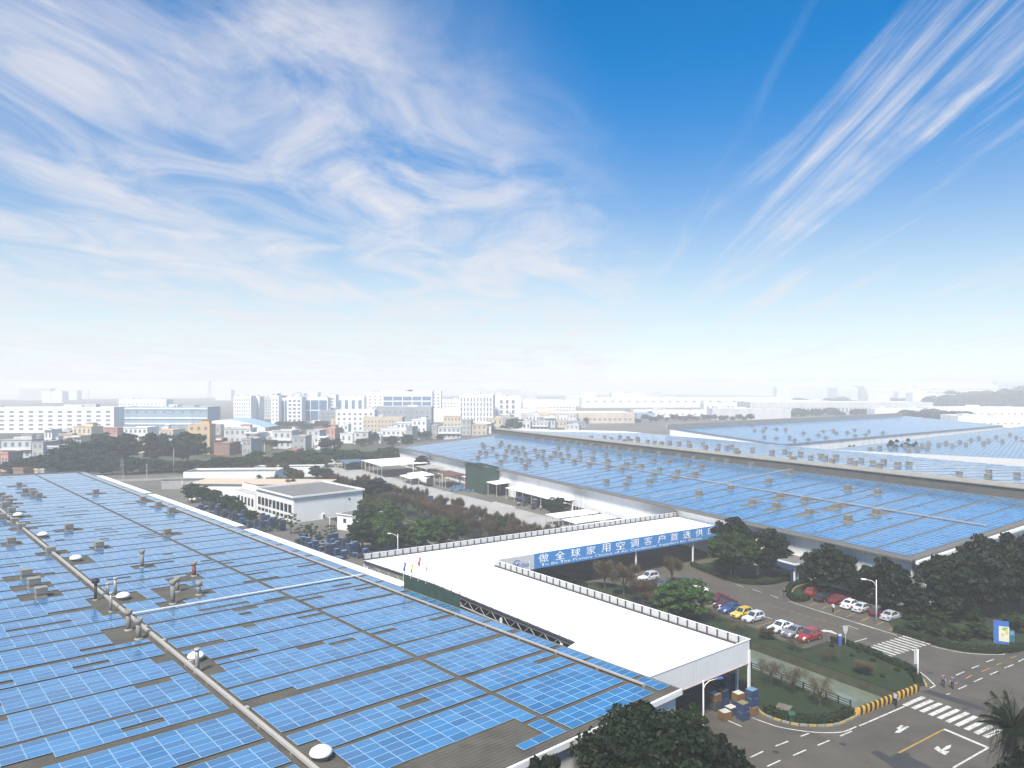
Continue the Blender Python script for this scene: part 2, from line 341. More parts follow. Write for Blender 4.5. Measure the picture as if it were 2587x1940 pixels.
# ------------------------------------------------------------------ sloping roof frames
def frame(O, th, slope):
    U = Vector((math.cos(th), -math.sin(th), -slope)).normalized(); V = Vector((math.sin(th), math.cos(th), 0)); Nn = U.cross(V)
    return Matrix(((U.x, V.x, Nn.x, O[0]), (U.y, V.y, Nn.y, O[1]), (U.z, V.z, Nn.z, O[2]), (0, 0, 0, 1)))
def onplane(M, x, y):                       # pixel -> local x, y on the roof plane
    o = M.translation; n = M.col[2].to_3d(); c = Vector((0, 0, CAMZ)); d = Vector(((x - 1293.5) / F, 1, -(y - HY) / F))
    return (M.inverted() @ (c + d * ((o - c).dot(n) / d.dot(n))))
def mth_box(bm_, M, x0, x1, y0, y1, z0, z1, mi=0):
    bm_.hexa([M @ Vector(p) for p in ((x0, y0, z0), (x1, y0, z0), (x1, y1, z0), (x0, y1, z0), (x0, y0, z1), (x1, y0, z1), (x1, y1, z1), (x0, y1, z1))], mi)
def ribbed(x0, x1, y0, y1, per, h):         # trapezoid sheet, ribs along local x
    g = MB(); y = y0; vs = []
    while y < y1:
        for dy, z in ((0, 0), (per * .62, 0), (per * .7, h), (per * .92, h)): vs.append((y + dy, z))
        y += per
    vs.append((y1, 0)); n = len(vs)
    g.add([(x0, a, z) for a, z in vs] + [(x1, a, z) for a, z in vs], [(i, n + i, n + i + 1, i + 1) for i in range(n - 1)]); return g
PW, PD, PH = 1.645, .995, .045
def panel_mesh():
    a, b, e = PW / 2, PD / 2, .028
    g = MB(); o = [(-a, -b), (a, -b), (a, b), (-a, b)]; i_ = [(-a + e, -b + e), (a - e, -b + e), (a - e, b - e), (-a + e, b - e)]
    vs = [(x, y, -PH) for x, y in o] + [(x, y, 0) for x, y in o] + [(x, y, 0) for x, y in i_]
    g.add(vs, [(0, 1, 5, 4), (1, 2, 6, 5), (2, 3, 7, 6), (3, 0, 4, 7), (4, 5, 9, 8), (5, 6, 10, 9), (6, 7, 11, 10), (7, 4, 8, 11)], 0); g.add([vs[k] for k in (8, 9, 10, 11)], [(0, 1, 2, 3)], 1)
    return g
PG = panel_mesh(); PANEL = PG.mesh('solar_panel', [FRAME, CELLS])
SIMPLE = MB().box(-PW / 2, PW / 2, -PD / 2, PD / 2, -PH, 0, 0, False)
def array(name, label, M, cells, h, single=300, simple=False):
    root = thing(name, label, 'solar array'); root.matrix_world = M
    vis = []; rest = []
    for x, y in cells:
        p = M @ Vector((x, y, h)); q = pix(p) if p.y > 5 else (-9, -9)
        (vis if single and -30 < q[0] < 2617 and q[1] < 1965 and p.y < 400 else rest).append((p.length, x, y))
    vis.sort(); rest += vis[single:]; vis = vis[:single]
    for d, x, y in vis:
        o = link('solar_panel', PANEL, root, (x, y, h)); o.rotation_euler = (random.gauss(0, .009), random.gauss(0, .006), 0)
    if rest:
        src = SIMPLE if simple else PG; nv = len(src.v); V = []; Fc = []; Mi = []
        for k, (d, x, y) in enumerate(rest):
            dz = random.uniform(-.010, .010); V += [(a + x, b + y, c + h + dz * (a + b)) for a, b, c in src.v]; Fc += [tuple(i + k * nv for i in f) for f in src.f]; Mi += src.m
        g = MB(); g.v, g.f, g.m = V, Fc, Mi; o = g.build('solar_panels', [CELLS] if simple else [FRAME, CELLS], root); o['kind'] = 'stuff'
    return root
def ventilator_mesh():
    b = MB().box(-.62, .62, -.62, .62, -.1, .5); b.box(-.75, .75, -.75, .75, -.1, .04)
    c = MB().box(-.68, .68, -.68, .68, .5, 1.28); c.box(-.74, .74, -.74, .74, 1.28, 1.36)
    for s in (-1, 1):
        for k in range(3): c.box(-.6, .6, s * .70 - .02, s * .70 + .02, .60 + k * .22, .72 + k * .22); c.box(s * .70 - .02, s * .70 + .02, -.6, .6, .60 + k * .22, .72 + k * .22)
    return b.mesh('base', VENT), c.mesh('cap', VENT)
VB, VC = ventilator_mesh()
def ventilator(M, x, y, label, group, sc=1.0):
    p = M @ Vector((x, y, .02)); a = math.atan2(M.col[0].y, M.col[0].x)
    o = thing('roof_ventilator', label, 'ventilator', p, a, group); sc *= random.uniform(.92, 1.08); o.scale = (sc, sc, sc)
    link('base', VB, o); link('cap', VC, o); return o

# ------------------------------------------------------------------ near factory with the solar roof
B1 = frame((-1.4696, 68.474, 8.4708), R(-42.805), .0265)
hall = thing('factory_hall', 'near factory hall whose brown ribbed roof fills the lower left of the view', 'factory')
g = ribbed(-47, 14.62, -10.9, 238.6, .42, .055); g.v = [tuple(B1 @ Vector(v)) for v in g.v]; g.build('roof', SHEET, hall)
def wall_under(M, x0, y0, x1, y1, top=-.12, n=1):
    a = M @ Vector((x0, y0, top)); b = M @ Vector((x1, y1, top)); return [(a.x, a.y, 0), (b.x, b.y, 0), (b.x, b.y, b.z), (a.x, a.y, a.z)]
CLAD = mat('white_cladding', (.70, .70, .69), .6, .05, .3, dirt=(.60, .59, .57), dscale=.3, streak=True)
def ribclad():                               # fine vertical ribs as relief
    m = CLAD; t = m.node_tree; b = t.nodes['Principled BSDF']; gm = t.nodes.new('ShaderNodeNewGeometry')
    d = t.nodes.new('ShaderNodeVectorMath'); d.operation = 'DOT_PRODUCT'; d.inputs[1].default_value = (22, 13, 0); t.links.new(gm.outputs['Position'], d.inputs[0])
    s = t.nodes.new('ShaderNodeMath'); s.operation = 'SINE'; t.links.new(d.outputs['Value'], s.inputs[0])
    bp = t.nodes.new('ShaderNodeBump'); bp.inputs['Strength'].default_value = .25; bp.inputs['Distance'].default_value = .03; t.links.new(s.outputs[0], bp.inputs['Height']); t.links.new(bp.outputs[0], b.inputs['Normal'])
ribclad()
g = MB()
for q in ((-47, -10.6, 14.2, -10.6), (14.2, -10.6, 14.2, 238.3)): g.add(wall_under(B1, *q), [(0, 1, 2, 3)])
g.build('wall', CLAD, hall)
g = MB(); mth_box(g, B1, -47, 14.7, -11.1, -10.85, -.42, .10); g.build('edge_flashing', WHITE, hall)
g = MB(); mth_box(g, B1, 14.62, 14.85, -11.1, 238.6, -.25, .05); g.build('gutter', SHEETB, hall)
g = MB(); a = B1 @ Vector((12.3, -10.64, -2.2)); b = B1 @ Vector((10.2, -10.64, -2.2)); g.add([(a.x, a.y, a.z - 2.6), (b.x, b.y, b.z - 2.6), (b.x, b.y, b.z), (a.x, a.y, a.z)], [(0, 1, 2, 3)]); g.build('window', GLASSD, hall)
# rows of panels: near edge, number of panels deep
rows = [(9.8, 3), (6.1, 6), (-.63, 4), (-5.6, 6), (-12.9, 4), (-17.6, 6), (-24.2, 6), (-30.8, 4), (-35.9, 6), (-42.8, 4), (-47.4, 6), (-54.2, 6), (-60.8, 4), (-65.9, 4), (-70.7, 6), (-77.7, 4), (-82.3, 6)]
v = -89.1; k = 0
while v > -230: rows.append((v, 4 if k % 2 == 0 else 6)); v -= (4.75 if k % 2 == 0 else 6.85); k += 1
cols = [(i * 1.67 + .835, 'R') for i in range(7)] + [(13.5, 'E')] + [(-.73 - i * 1.67 - .835, 'L') for i in range(11)] + [(-20.62 - i * 1.67 - .835, 'W') for i in range(16)]
Z1 = r_(0, 1560, 4.366); Z2 = r_(500, 1560, 4.366); Z3 = r_(1000, 1560, 4.366); Z5 = r_(0, 1180, 4.366); Z6 = r_(400, 1340, 4.366); Z7 = r_(850, 1340, 4.366)
slots = [(Z3, 200, 950, 1), (Z3, 1650, 475, .6), (Z2, 1220, 350, 1), (Z6, 930, 890, 1), (Z6, 1100, 480, .7), (Z6, 1720, 765, .7), (Z6, 620, 275, 1), (Z6, 1650, 395, .6), (Z7, 520, 1120, 1), (Z7, 1170, 980, .6), (Z7, 330, 650, .6), (Z1, 520, 85, 1), (Z1, 1000, 550, 1), (Z1, 60, 745, .6), (Z1, 340, 1600, 1), (Z1, 1480, 1230, 1), (Z2, 780, 860, 1.3), (Z5, 1820, 1055, .8), (Z5, 680, 812, .8), (Z5, 1100, 687, 1), (Z5, 450, 655, 1), (Z5, 870, 557, .8), (Z5, 680, 450, .8), (Z5, 1140, 413, .8), (Z5, 1360, 522, .8), (Z5, 1610, 640, .9), (Z5, 1330, 1240, .7), (Z5, 110, 1110, .8), (Z2, 120, 285, .7), (Z1, 1480, 250, .7), (Z5, 880, 325, .6), (Z5, 1370, 297, .6), (Z5, 400, 258, .6), (Z5, 240, 187, .8), (Z5, 2050, 602, .6), (Z5, 110, 120, .6), (Z5, 1000, 152, .5)]
slots = [(onplane(B1, *f(x, y)), w * 1.75) for f, x, y, w in slots] + [(Vector((random.uniform(-40, 10), random.uniform(20, 215), 0)), random.choice((1.2, 1.9, 2.7))) for i in range(60)]
vents1 = [(-20.2, -93.9), (-12.7, -94.0), (-13.1, -116.4), (-26.2, -77.5), (-26.3, -70.6), (-26.4, -64.7), (-20.2, -122.9), (-20.2, -130.8), (.7, -100), (4.0, -171.6), (10.1, -150.2), (10.4, -138.5), (9.8, -126.8), (-9.4, -201.3), (-10.4, -184.8), (-9.0, -183.1), (-9.5, -177.5), (-9.2, -171.9), (-18.4, -157.3), (-18.5, -147.3), (-21.4, -138.3), (-16.5, -178), (-16.8, -170), (-17, -163), (-24, -107.5)]
domes = [(-18.4, -111.5, .8), (-18.1, -85.3, .8), (-18.3, -56.3, .76), (-18.3, -140.1, .85), (-18.7, -27.0, .74), (-18.6, .3, .76)]
stacks = [(-11, -74.1, 2.8, .27, 0), (-21.2, -58.2, 2.4, .19, 2), (-19.6, -58.7, 2.0, .2, 3), (-18.7, -58.6, 2.6, .21, 3), (-6.5, -63.5, 2.2, .29, 1), (-11.4, -55.9, 2.0, .29, 0), (-13.8, -50.1, 3.1, .3, 0), (-9.6, -52.4, 1.8, .28, 3), (-21.0, -51.2, 2.5, .17, 3), (-21.3, -42.1, 2.35, .29, 0), (-21.3, -38.0, 2.3, .29, 0), (-19.75, -23.6, 2.45, .22, 3)]
holes = [(x, -y, 2.2, 1.9) for x, y in vents1] + [(x, -y, 1.75, 2.6) for x, y, s in domes] + [(s[0], -s[1], 1.4, 1.3) for s in stacks] + [(-11.5, 55, 3.0, 4.5), (-8, 62, 2.4, 2), (-21.5, 40, 1.8, 3.4), (-20.5, 54, 2.0, 5), (-19, 23, 1.2, 1.4), (-21.5, 29.5, 1.5, 1.5), (-20, 57, 3, 2.2)]
cells = []
for vb, n in rows:
    for j in range(n):
        y = -vb + (j + .5) * 1.017
        for x, sec in cols:
            if vb > 9 and not (sec in 'RE' or (sec == 'L' and (x > -3 or (x > -5 and j == 0)))): continue
            if 5 < vb < 9 and sec in 'LW' and j == 0 and not x > -2: continue
            if any(abs(x - s.x) < w and abs(y - s.y) < .52 for s, w in slots): continue
            if any(abs(x - hx) < a and abs(y - hy) < b for hx, hy, a, b in holes): continue
            cells.append((x, y))
array('solar_array', 'blue solar panels in rows over the near ribbed factory roof', B1, cells, .16)
VL = [ventilator(B1, x, -y, '-', 'ventilators on the near solar roof') for x, y in vents1]
count_out(VL, lambda o: o.location.y, 'square grey roof ventilator on the near solar roof, # counting away from the camera')
DOME = mat('white_dome_paint', (.80, .77, .75), .45, .06, 1.0, dirt=(.6, .55, .5), dscale=.8)
for x, y, s in domes:
    nm = {0.3: 'nearest the bottom edge of the picture', -27.0: 'beside the slim upright duct', -56.3: 'in the cluster of stacks', -85.3: 'second farthest but one along the long duct', -111.5: 'next beyond the square vent on the duct', -140.1: 'farthest along the long duct'}[y]
    o = thing('roof_ventilator_dome', 'white mushroom cap ventilator on the near roof, ' + nm, 'ventilator', B1 @ Vector((x, -y, .02)), R(42.8), 'white mushroom ventilators'); o.scale = (s, s, s)
    MB().lathe([(.75, -.1), (.75, .25), (.62, .3), (.60, .62)], 14).build('neck', VENT, o, True)
    MB().lathe([(.5, .60), (1.12, .56), (1.2, .68), (1.08, .95), (.75, 1.18), (.35, 1.3), (.03, 1.34)], 20).build('cap', DOME, o, True)
snm = ['galvanised roof stack with round cowl standing alone among the panels', 'slim black capped flue on the near roof beside the long duct', 'stubby pale pipe between the black flue and the taller pipe', 'tall pale pipe beside the white mushroom cap in the cluster', 'rust streaked roof stack with grey cowl on the near roof', 'grey roof stack with wide cowl behind the tallest stack', 'tallest grey roof stack in the bare patch of the near roof', 'short rust stained stack with cowl right of the tallest stack', 'thin grey pipe left of the long duct below the cluster', 'farther of two grey stacks beside the junction of the ducts', 'nearer of two grey stacks beside the junction of the ducts', 'upright pale pipe beside the white mushroom cap nearer the camera']
for (x, y, h, r, ty), lb in zip(stacks, snm):
    o = thing('roof_stack', lb, 'roof stack', B1 @ Vector((x, -y, .0)), 0)
    MB().tube([(0, 0, -.1), (0, 0, h)], r, 12).build('pipe', {0: VENT, 1: RUST, 2: DARKM, 3: STEEL}[ty], o, True)
    if ty in (0, 1): MB().lathe([(r, h - .5), (r * 1.42, h - .42), (r * 1.5, h + .1), (r * 1.3, h + .12), (r * 1.3, h - .1)], 12).build('cowl', VENT, o, True)
    elif ty == 2: MB().lathe([(r, h - .1), (r * 2.4, h), (r * 2.6, h + .35), (r * 1.8, h + .6), (.05, h + .62)], 12).build('cowl', BLACK, o, True)
    elif x == -9.6: MB().lathe([(r, h - .5), (r * 1.5, h - .4), (r * 1.55, h + .1), (r * 1.3, h + .12)], 12).build('cowl', VENT, o, True)
    else: MB().lathe([(r * 1.35, h - .18), (r * 1.35, h + .02), (r * 1.1, h + .05)], 12).build('collar', PALE, o, True)
    MB().lathe([(r * 1.9, -.1), (r * 1.6, .12), (r, .2)], 12).build('flashing', VENT, o, True)
def duct(name, label, x0, y0, x1, y1, r, m, h=.35, step=6.0):
    o = thing(name, label, 'duct', B1 @ Vector((x0, y0, 0)))
    a = B1 @ Vector((x0, y0, h)); b = B1 @ Vector((x1, y1, h)); o0 = o.location.copy(); L_ = (b - a).length; n = max(2, int(L_ / step)); d = (b - a) / n
    MB().bar(a - o0, b - o0, 2 * r, 1.5 * r).build('trunking', m, o)
    g = MB().box(-r * 1.2, r * 1.2, -.12, .12, -h, -r * .5); me = g.mesh('bracket', VENT); rz = math.atan2(d.y, d.x) - R(90)
    for i in range(0, n + 1, max(1, n // 45)): link('bracket', me, o, a + d * i - o0, rz)
    return o
duct('cable_duct', 'long grey cable duct running the length of the near roof past the domes', -20, -10.5, -20, 232, .17, PALE, .42)
duct('cable_duct', 'pale cable duct along the right edge of the near solar roof', 12.28, -8.2, 12.28, 226, .11, PALE, .32)
duct('cable_duct', 'thin white conduit crossing the near roof between the two long ducts', -19.7, 47.6, 13.6, 47.2, .09, WHITE, .38, 4.0)
JB = MB().box(-.32, .32, -.22, .22, 0, .3).mesh('junction_box', PALE)
JBL = []
for i, (x, y) in enumerate([onplane(B1, *Z2(520, 1030))[:2], onplane(B1, *Z1(1590, 120))[:2], onplane(B1, *Z1(1790, 275))[:2], onplane(B1, *Z6(350, 1470))[:2], onplane(B1, *Z5(1375, 1600))[:2], onplane(B1, *Z5(660, 1005))[:2]]):
    JBL.append(tag(link('junction_box', JB, None, B1 @ Vector((x, y, .05)), R(42.8)), 'small pale junction box lying beside the long duct of the near roof', 'junction box', 'junction boxes beside the long duct'))
count_out(JBL, lambda o: o.location.y, 'small pale junction box beside the long duct of the near roof, # from the camera')
# white side awning along the right eave
aw = thing('side_awning', 'narrow white sheet awning along the right eave of the near hall', 'awning')
g0 = None
for y0, y1 in ((40.5, 100), (104.5, 168), (171, 226)):
    y = y0
    while y < y1 - .5:
        e = min(y + 4.9, y1); g = MB(); mth_box(g, B1, 14.9, 18.2, y, e - .07, -.62, -.53); g.build('roof_sheet', ROOFW, aw); y = e
    g = MB(); mth_box(g, B1, 17.9, 18.0, y0, y1, -.85, -.66)
    for q in range(int(y0) + 2, int(y1), 8): mth_box(g, B1, 17.9, 18.05, q, q + .12, -7.9, -.68)
    g.build('frame', GREYP, aw)
# ------------------------------------------------------------------ large factory on the right: near slope, ridge wall, far slope
B2O = Vector((68.4, 121.9, 8.85)); B2 = frame(B2O, R(-28.7), -.0817)
B2L, B2W = 262.0, 55.0
T3 = B2.col[0].to_3d(); S3 = B2.col[1].to_3d(); TH = Vector((T3.x, T3.y, 0)).normalized()
hall2 = thing('factory_hall', 'long white factory hall on the right with a blue solar roof and grey ridge wall', 'factory', (68.4, 121.9, 0))
o2 = hall2.location.copy()
def loc(M, pts, o): return [tuple((M @ Vector(p)) - o) for p in pts]
g = MB(); g.add(loc(B2, [(-.6, -.9, 0), (B2W, -.9, 0), (B2W, B2L + 1, 0), (-.6, B2L + 1, 0)], o2), [(0, 1, 2, 3)]); g.build('roof', SHEETB, hall2)
wy = lambda s, z, t=0.0: tuple(Vector((B2O.x, B2O.y, 0)) + S3 * s + TH * t + Vector((0, 0, z)) - o2)
g = MB(); g.add([wy(0, 0), wy(B2L, 0), wy(B2L, 8.3), wy(0, 8.3)], [(0, 1, 2, 3)])
g.add([wy(0, 0), wy(0, 0, B2W), wy(0, 13.0, B2W), wy(0, 8.3)], [(0, 1, 2, 3)]); g.add([wy(B2L, 0), wy(B2L, 8.3), wy(B2L, 12.8, B2W), wy(B2L, 0, B2W)], [(0, 1, 2, 3)])
g.build('wall', CLAD, hall2)
g = MB(); p = [wy(-1.0, 8.05, -.55), wy(-1.0, 8.05, -.05), wy(B2L, 8.05, -.05), wy(B2L, 8.05, -.55)]; g.hexa(p + [(a, b, c + .42) for a, b, c in p]); g.build('eave_fascia', WHITE, hall2)
g = MB(); p = loc(B2, [(-1.5, -.9, -.03), (-.6, -.9, -.03), (-.6, B2L, -.03), (-1.5, B2L, -.03)], o2); g.hexa([(a, b, c - .25) for a, b, c in p] + p); g.build('gutter', SHEETB, hall2)
g = MB(); p = loc(B2, [(-1.2, -1.9, -.10), (B2W, -1.9, -.10), (B2W, -1.4, -.10), (-1.2, -1.4, -.10)], o2); g.hexa([(a, b, c - .5) for a, b, c in p] + p); g.build('verge_flashing', WHITE, hall2)
g = MB(); g.add(loc(B2, [(-1.0, -1.4, -.06), (B2W, -1.4, -.06), (B2W, -.9, -.06), (-1.0, -.9, -.06)], o2), [(0, 1, 2, 3)]); g.build('verge', SHEETB, hall2)
pipe = MB().box(-.14, .14, -.16, .02, 0, 8.05).mesh('downpipe', WHITE)
for s in range(9, 262, 10): link('downpipe', pipe, hall2, wy(s, 0, -.02), R(28.7 + 90))
win = MB().box(-.62, .62, -.03, .06, 0, 1.55).mesh('window', GLASSD)
for i in range(118):
    s = 62 + i * 1.6
    if 140 < s < 170 or 104 < s < 116: continue
    link('window', win, hall2, wy(s, .95, -.02), R(118.7))
RIDGE = mat('grey_ridge_cladding', (.105, .10, .085), .85, .1, .6, dirt=(.075, .07, .06), dscale=.3)
CAPM = mat('ridge_cap_sheet', (.25, .235, .20), .8, .12, .5)
g = MB(); p = loc(B2, [(B2W, -1.2, 0), (B2W + .3, -1.2, 0), (B2W + .3, B2L, 0), (B2W, B2L, 0)], o2); g.hexa([(a, b, c - .5) for a, b, c in p] + [(a, b, c + 2.35) for a, b, c in p]); g.build('ridge_wall', RIDGE, hall2)
g = MB(); p = loc(B2, [(B2W - .35, -1.4, 0), (B2W + 2.6, -1.4, 0), (B2W + 2.6, B2L + .3, 0), (B2W - .35, B2L + .3, 0)], o2); g.hexa([(p[0][0], p[0][1], p[0][2] + 2.36), (p[1][0], p[1][1], p[1][2] + 2.7), (p[2][0], p[2][1], p[2][2] + 2.7), (p[3][0], p[3][1], p[3][2] + 2.36)] + [(a, b, c + (2.58 if i in (0, 3) else 2.92)) for i, (a, b, c) in enumerate(p)]); g.build('ridge_cap', CAPM, hall2)
V6 = r_(1200, 940, 3.16); V3 = r_(1687, 1180, 2.1833); V7 = r_(1887, 940, 3.16)
v2px = [V6(*p) for p in ((60, 582), (70, 602), (140, 617), (40, 648), (88, 652), (175, 672), (22, 692), (200, 590), (212, 570), (272, 600), (330, 612), (382, 615), (250, 635), (300, 640), (345, 650), (400, 660), (478, 630), (545, 640), (240, 682), (325, 700), (370, 708), (430, 716), (205, 728), (403, 762), (565, 742), (500, 676), (540, 690), (605, 690), (635, 656), (680, 662), (745, 672), (697, 708), (793, 725), (840, 690), (940, 702), (912, 747), (1060, 722), (1060, 768), (1175, 788), (1212, 747), (1330, 762), (1270, 697), (1045, 666), (1150, 676), (1425, 717), (1545, 727), (1700, 750), (1808, 768), (1475, 787), (1620, 808), (1758, 828), (1430, 833), (1595, 858), (1230, 858), (1050, 888), (1207, 912), (1395, 888), (665, 612), (740, 617), (835, 642), (945, 647))] + \
       [V3(*p) for p in ((173, 158), (347, 125), (558, 88), (620, 170), (755, 190), (467, 206), (598, 228), (780, 262), (937, 228), (993, 128), (1158, 150), (993, 300), (1150, 262), (673, 36))]
v2 = [onplane(B2, *p) for p in v2px]
v2r = [onplane(B2, *V6(x, y)) for x, y in ((380, 548), (500, 553), (575, 563), (640, 573), (690, 578), (745, 588), (797, 593), (865, 603), (965, 618), (1010, 623), (1078, 628), (1177, 643), (1277, 653), (1408, 673), (1565, 693), (1682, 708), (1840, 728), (1953, 741), (2143, 768))]
h2 = [(p.x, p.y, random.choice((2.6, 3.6, 1.8)), random.choice((.9, 1.4, 1.0))) for p in v2] + [(p.x, p.y, 1.3, .8) for p in v2r]
cells = []; s = .6; k = 0
nb = [6, 6, 6, 5, 6, 4]
while s < B2L - 14:
    n = nb[k % 6]
    for i in range(n):
        for j in range(32):
            t = .25 + j * 1.67 + .83 + (.35 if j > 15 else 0)
            y = s + (i + .5) * 1.017
            if any(abs(t - a) < da and abs(y - b) < db for a, b, da, db in h2): continue
            if random.random() < .002: continue
            cells.append((t, y))
    s += n * 1.017 + (.95 if k % 2 else .6); k += 1
array('solar_array', 'pale blue solar panels covering the near slope of the long right hall', B2, cells, .14)
VL = [ventilator(B2, p.x, p.y, '-', 'ventilators on the long right hall', .92) for p in v2]
count_out(VL, lambda o: o.location.y, 'square grey ventilator on the long right hall, # counting away from its near gable')
VL = [ventilator(B2, B2W - 1.4, p.y, '-', 'ventilators along the ridge wall', .85) for p in v2r]
count_out(VL, lambda o: o.location.y, 'squat ventilator at the foot of the grey ridge wall, # from its right end')
# cable ladders on that roof
def duct2(label, pts, w):
    o = thing('cable_duct', label, 'duct', B2 @ Vector((pts[0][0], pts[0][1], 0)))
    for i in range(len(pts) - 1): MB().bar((B2 @ Vector((*pts[i], .42))) - o.location, (B2 @ Vector((*pts[i + 1], .42))) - o.location, w, .16).build('trunking', PALE, o)
    st = MB()
    for i in range(len(pts) - 1):
        a = Vector(pts[i]); b = Vector(pts[i + 1]); n = int((b - a).length / 8)
        for j in range(1, n): q = a + (b - a) * j / n; p = (B2 @ Vector((q.x, q.y, .2))) - o.location; st.box(p.x - .1, p.x + .1, p.y - .1, p.y + .1, p.z - .25, p.z + .15)
    st.build('brackets', VENT, o)
duct2('long pale cable duct running down the middle of the right hall roof', [(27.2, 2), (27.2, 150)], .22)
duct2('pale cable duct crossing the right hall roof up to the ridge wall', [(2, 70.5), (54.5, 71.5)], .2)
# far slope
B2b = frame(B2 @ Vector((B2W + 2.5, 0, 2.4)), R(-28.7), .046)
hall3 = thing('factory_hall', 'roof slope with dense ventilators behind the grey ridge wall', 'factory', tuple(TH * 100 + Vector((68, 122, 0))))
o3 = hall3.location.copy()
g = MB(); g.add(loc(B2b, [(0, -20, 0), (82, -20, 0), (82, 262, 0), (0, 262, 0)], o3), [(0, 1, 2, 3)]); g.build('roof', ROOFW, hall3)
g = MB(); a, b, c, d = [B2b @ Vector(p) for p in ((82, -20, 0), (82, 262, 0), (0, 262, 0), (0, -20, 0))]
for p, q in ((a, b), (b, c), (d, a)): g.add([tuple(Vector((p.x, p.y, 0)) - o3), tuple(Vector((q.x, q.y, 0)) - o3), tuple(q - Vector((0, 0, .1)) - o3), tuple(p - Vector((0, 0, .1)) - o3)], [(0, 1, 2, 3)])
g.build('wall', WHITE, hall3)
vb = [onplane(B2b, *V6(*p)) for p in ((930, 532), (962, 537), (1035, 527), (1090, 542), (1155, 527), (1220, 537), (1297, 542), (1113, 557), (1195, 562), (1245, 557), (1300, 557), (1380, 562), (1435, 572), (1490, 582), (1555, 577), (1630, 582), (1707, 572), (1820, 582), (1945, 597), (2010, 612), (1840, 612), (1715, 602), (1935, 642), (2085, 637), (2100, 662), (2050, 607))] + \
     [onplane(B2b, *V7(*p)) for p in ((45, 630), (200, 655), (340, 665), (430, 665), (300, 645), (370, 710), (510, 695), (590, 685), (530, 730), (625, 698), (680, 725), (712, 692), (825, 718), (915, 715), (860, 745), (910, 772), (1005, 738), (1060, 767), (1092, 730), (1205, 755), (1295, 752), (1415, 838), (1695, 832), (1925, 856), (1930, 815), (2155, 838))]
vb = [p for p in vb if 0 < p.x < 81 and p.y < 260]
cells = []; s = -18; k = 0
while s < 236:
    n = (6, 5)[k % 2]
    for i in range(n):
        for j in range(47):
            t = 1.2 + j * 1.67 + (.4 if j > 23 else 0); y = s + i * 1.017
            if any(abs(t - p.x) < 2.0 and abs(y - p.y) < 1.1 for p in vb): continue
            cells.append((t, y))
    s += n * 1.017 + .85; k += 1
array('solar_array', 'light blue solar panels on the slope behind the grey ridge wall', B2b, cells, .14, 0, True)
VL = [ventilator(B2b, p.x, p.y, '-', 'ventilators behind the ridge wall', .95) for p in vb]
count_out(VL, lambda o: -o.location.x / o.location.y, 'square ventilator on the slope behind the grey ridge wall, # from the right')
# hall with the plain wall at the far right
A_, B_, C_, D_ = Vector((139, 313, 10.4)), Vector((205, 262, 10.4)), Vector((430, 440, 11.5)), Vector((332, 462, 12.5))
hall4 = thing('factory_hall', 'solar roofed hall with a long plain grey wall at the far right', 'factory', (A_.x, A_.y, 0)); o4 = hall4.location.copy()
g = MB(); g.add([tuple(p - o4) for p in (A_, B_, C_, D_)], [(0, 1, 2, 3)]); g.build('roof', SHEETB, hall4)
g = MB()
for p, q in ((A_, B_), (D_, A_)): g.add([tuple(Vector((p.x, p.y, 0)) - o4), tuple(Vector((q.x, q.y, 0)) - o4), tuple(q + Vector((0, 0, .25)) - o4), tuple(p + Vector((0, 0, .25)) - o4)], [(0, 1, 2, 3)])
g.build('wall', mat('pale_grey_wall', (.56, .56, .55), .8, .06, .2), hall4)
p0, p1 = at(2490, 1137, 330), at(2620, 1121, 360)
g = MB(); g.bar(p0 + Vector((0, 0, -1)) - o4, p1 + Vector((0, 0, -1)) - o4, 5, 6.5); g.build('roof_house', RIDGE, hall4)
xa = (B_ - A_).normalized(); ya = ((D_ - A_) - xa * (D_ - A_).dot(xa)); LD = ya.length; ya.normalize(); na = xa.cross(ya)
if na.z < 0: na = -na
B3 = Matrix(((xa.x, ya.x, na.x, A_.x), (xa.y, ya.y, na.y, A_.y), (xa.z, ya.z, na.z, A_.z), (0, 0, 0, 1)))
v3 = [onplane(B3, *V7(*p)) for p in ((985, 625), (1060, 615), (1150, 620), (1265, 605), (1295, 635), (1360, 625), (1450, 580), (1400, 595), (1440, 615), (1590, 575), (1640, 595), (1700, 565), (1790, 550), (1930, 555), (1990, 525), (2100, 505), (1850, 535), (2040, 560), (1530, 590), (1750, 585), (1890, 575), (2150, 530))]
cells = []; y = 1.0; k = 0
while y < LD - 2:
    for i in range(5):
        for j in range(120):
            x = -120 + j * 1.75; yy = y + i * 1.017; p = B3 @ Vector((x, yy, 0)); q = pix(p)
            if q[0] > 2640: continue
            u_ = (p - A_).dot(xa); e = (D_ - A_).dot(xa) * yy / LD
            if u_ < e + 1.5 or u_ > e + (B_ - A_).length + yy * .35: continue
            if any(abs(x - r.x) < 2 and abs(yy - r.y) < 1.4 for r in v3): continue
            cells.append((x, yy))
    y += 5.7; k += 1
array('solar_array', 'blue solar panels on the hall with the plain grey wall', B3, cells, .2, 0, True)
VL = [ventilator(B3, p.x, p.y, '-', 'ventilators on the far right hall', 1.1) for p in v3]
count_out(VL, lambda o: o.location.x / o.location.y, 'square ventilator on the hall with the plain grey wall, # from the left')
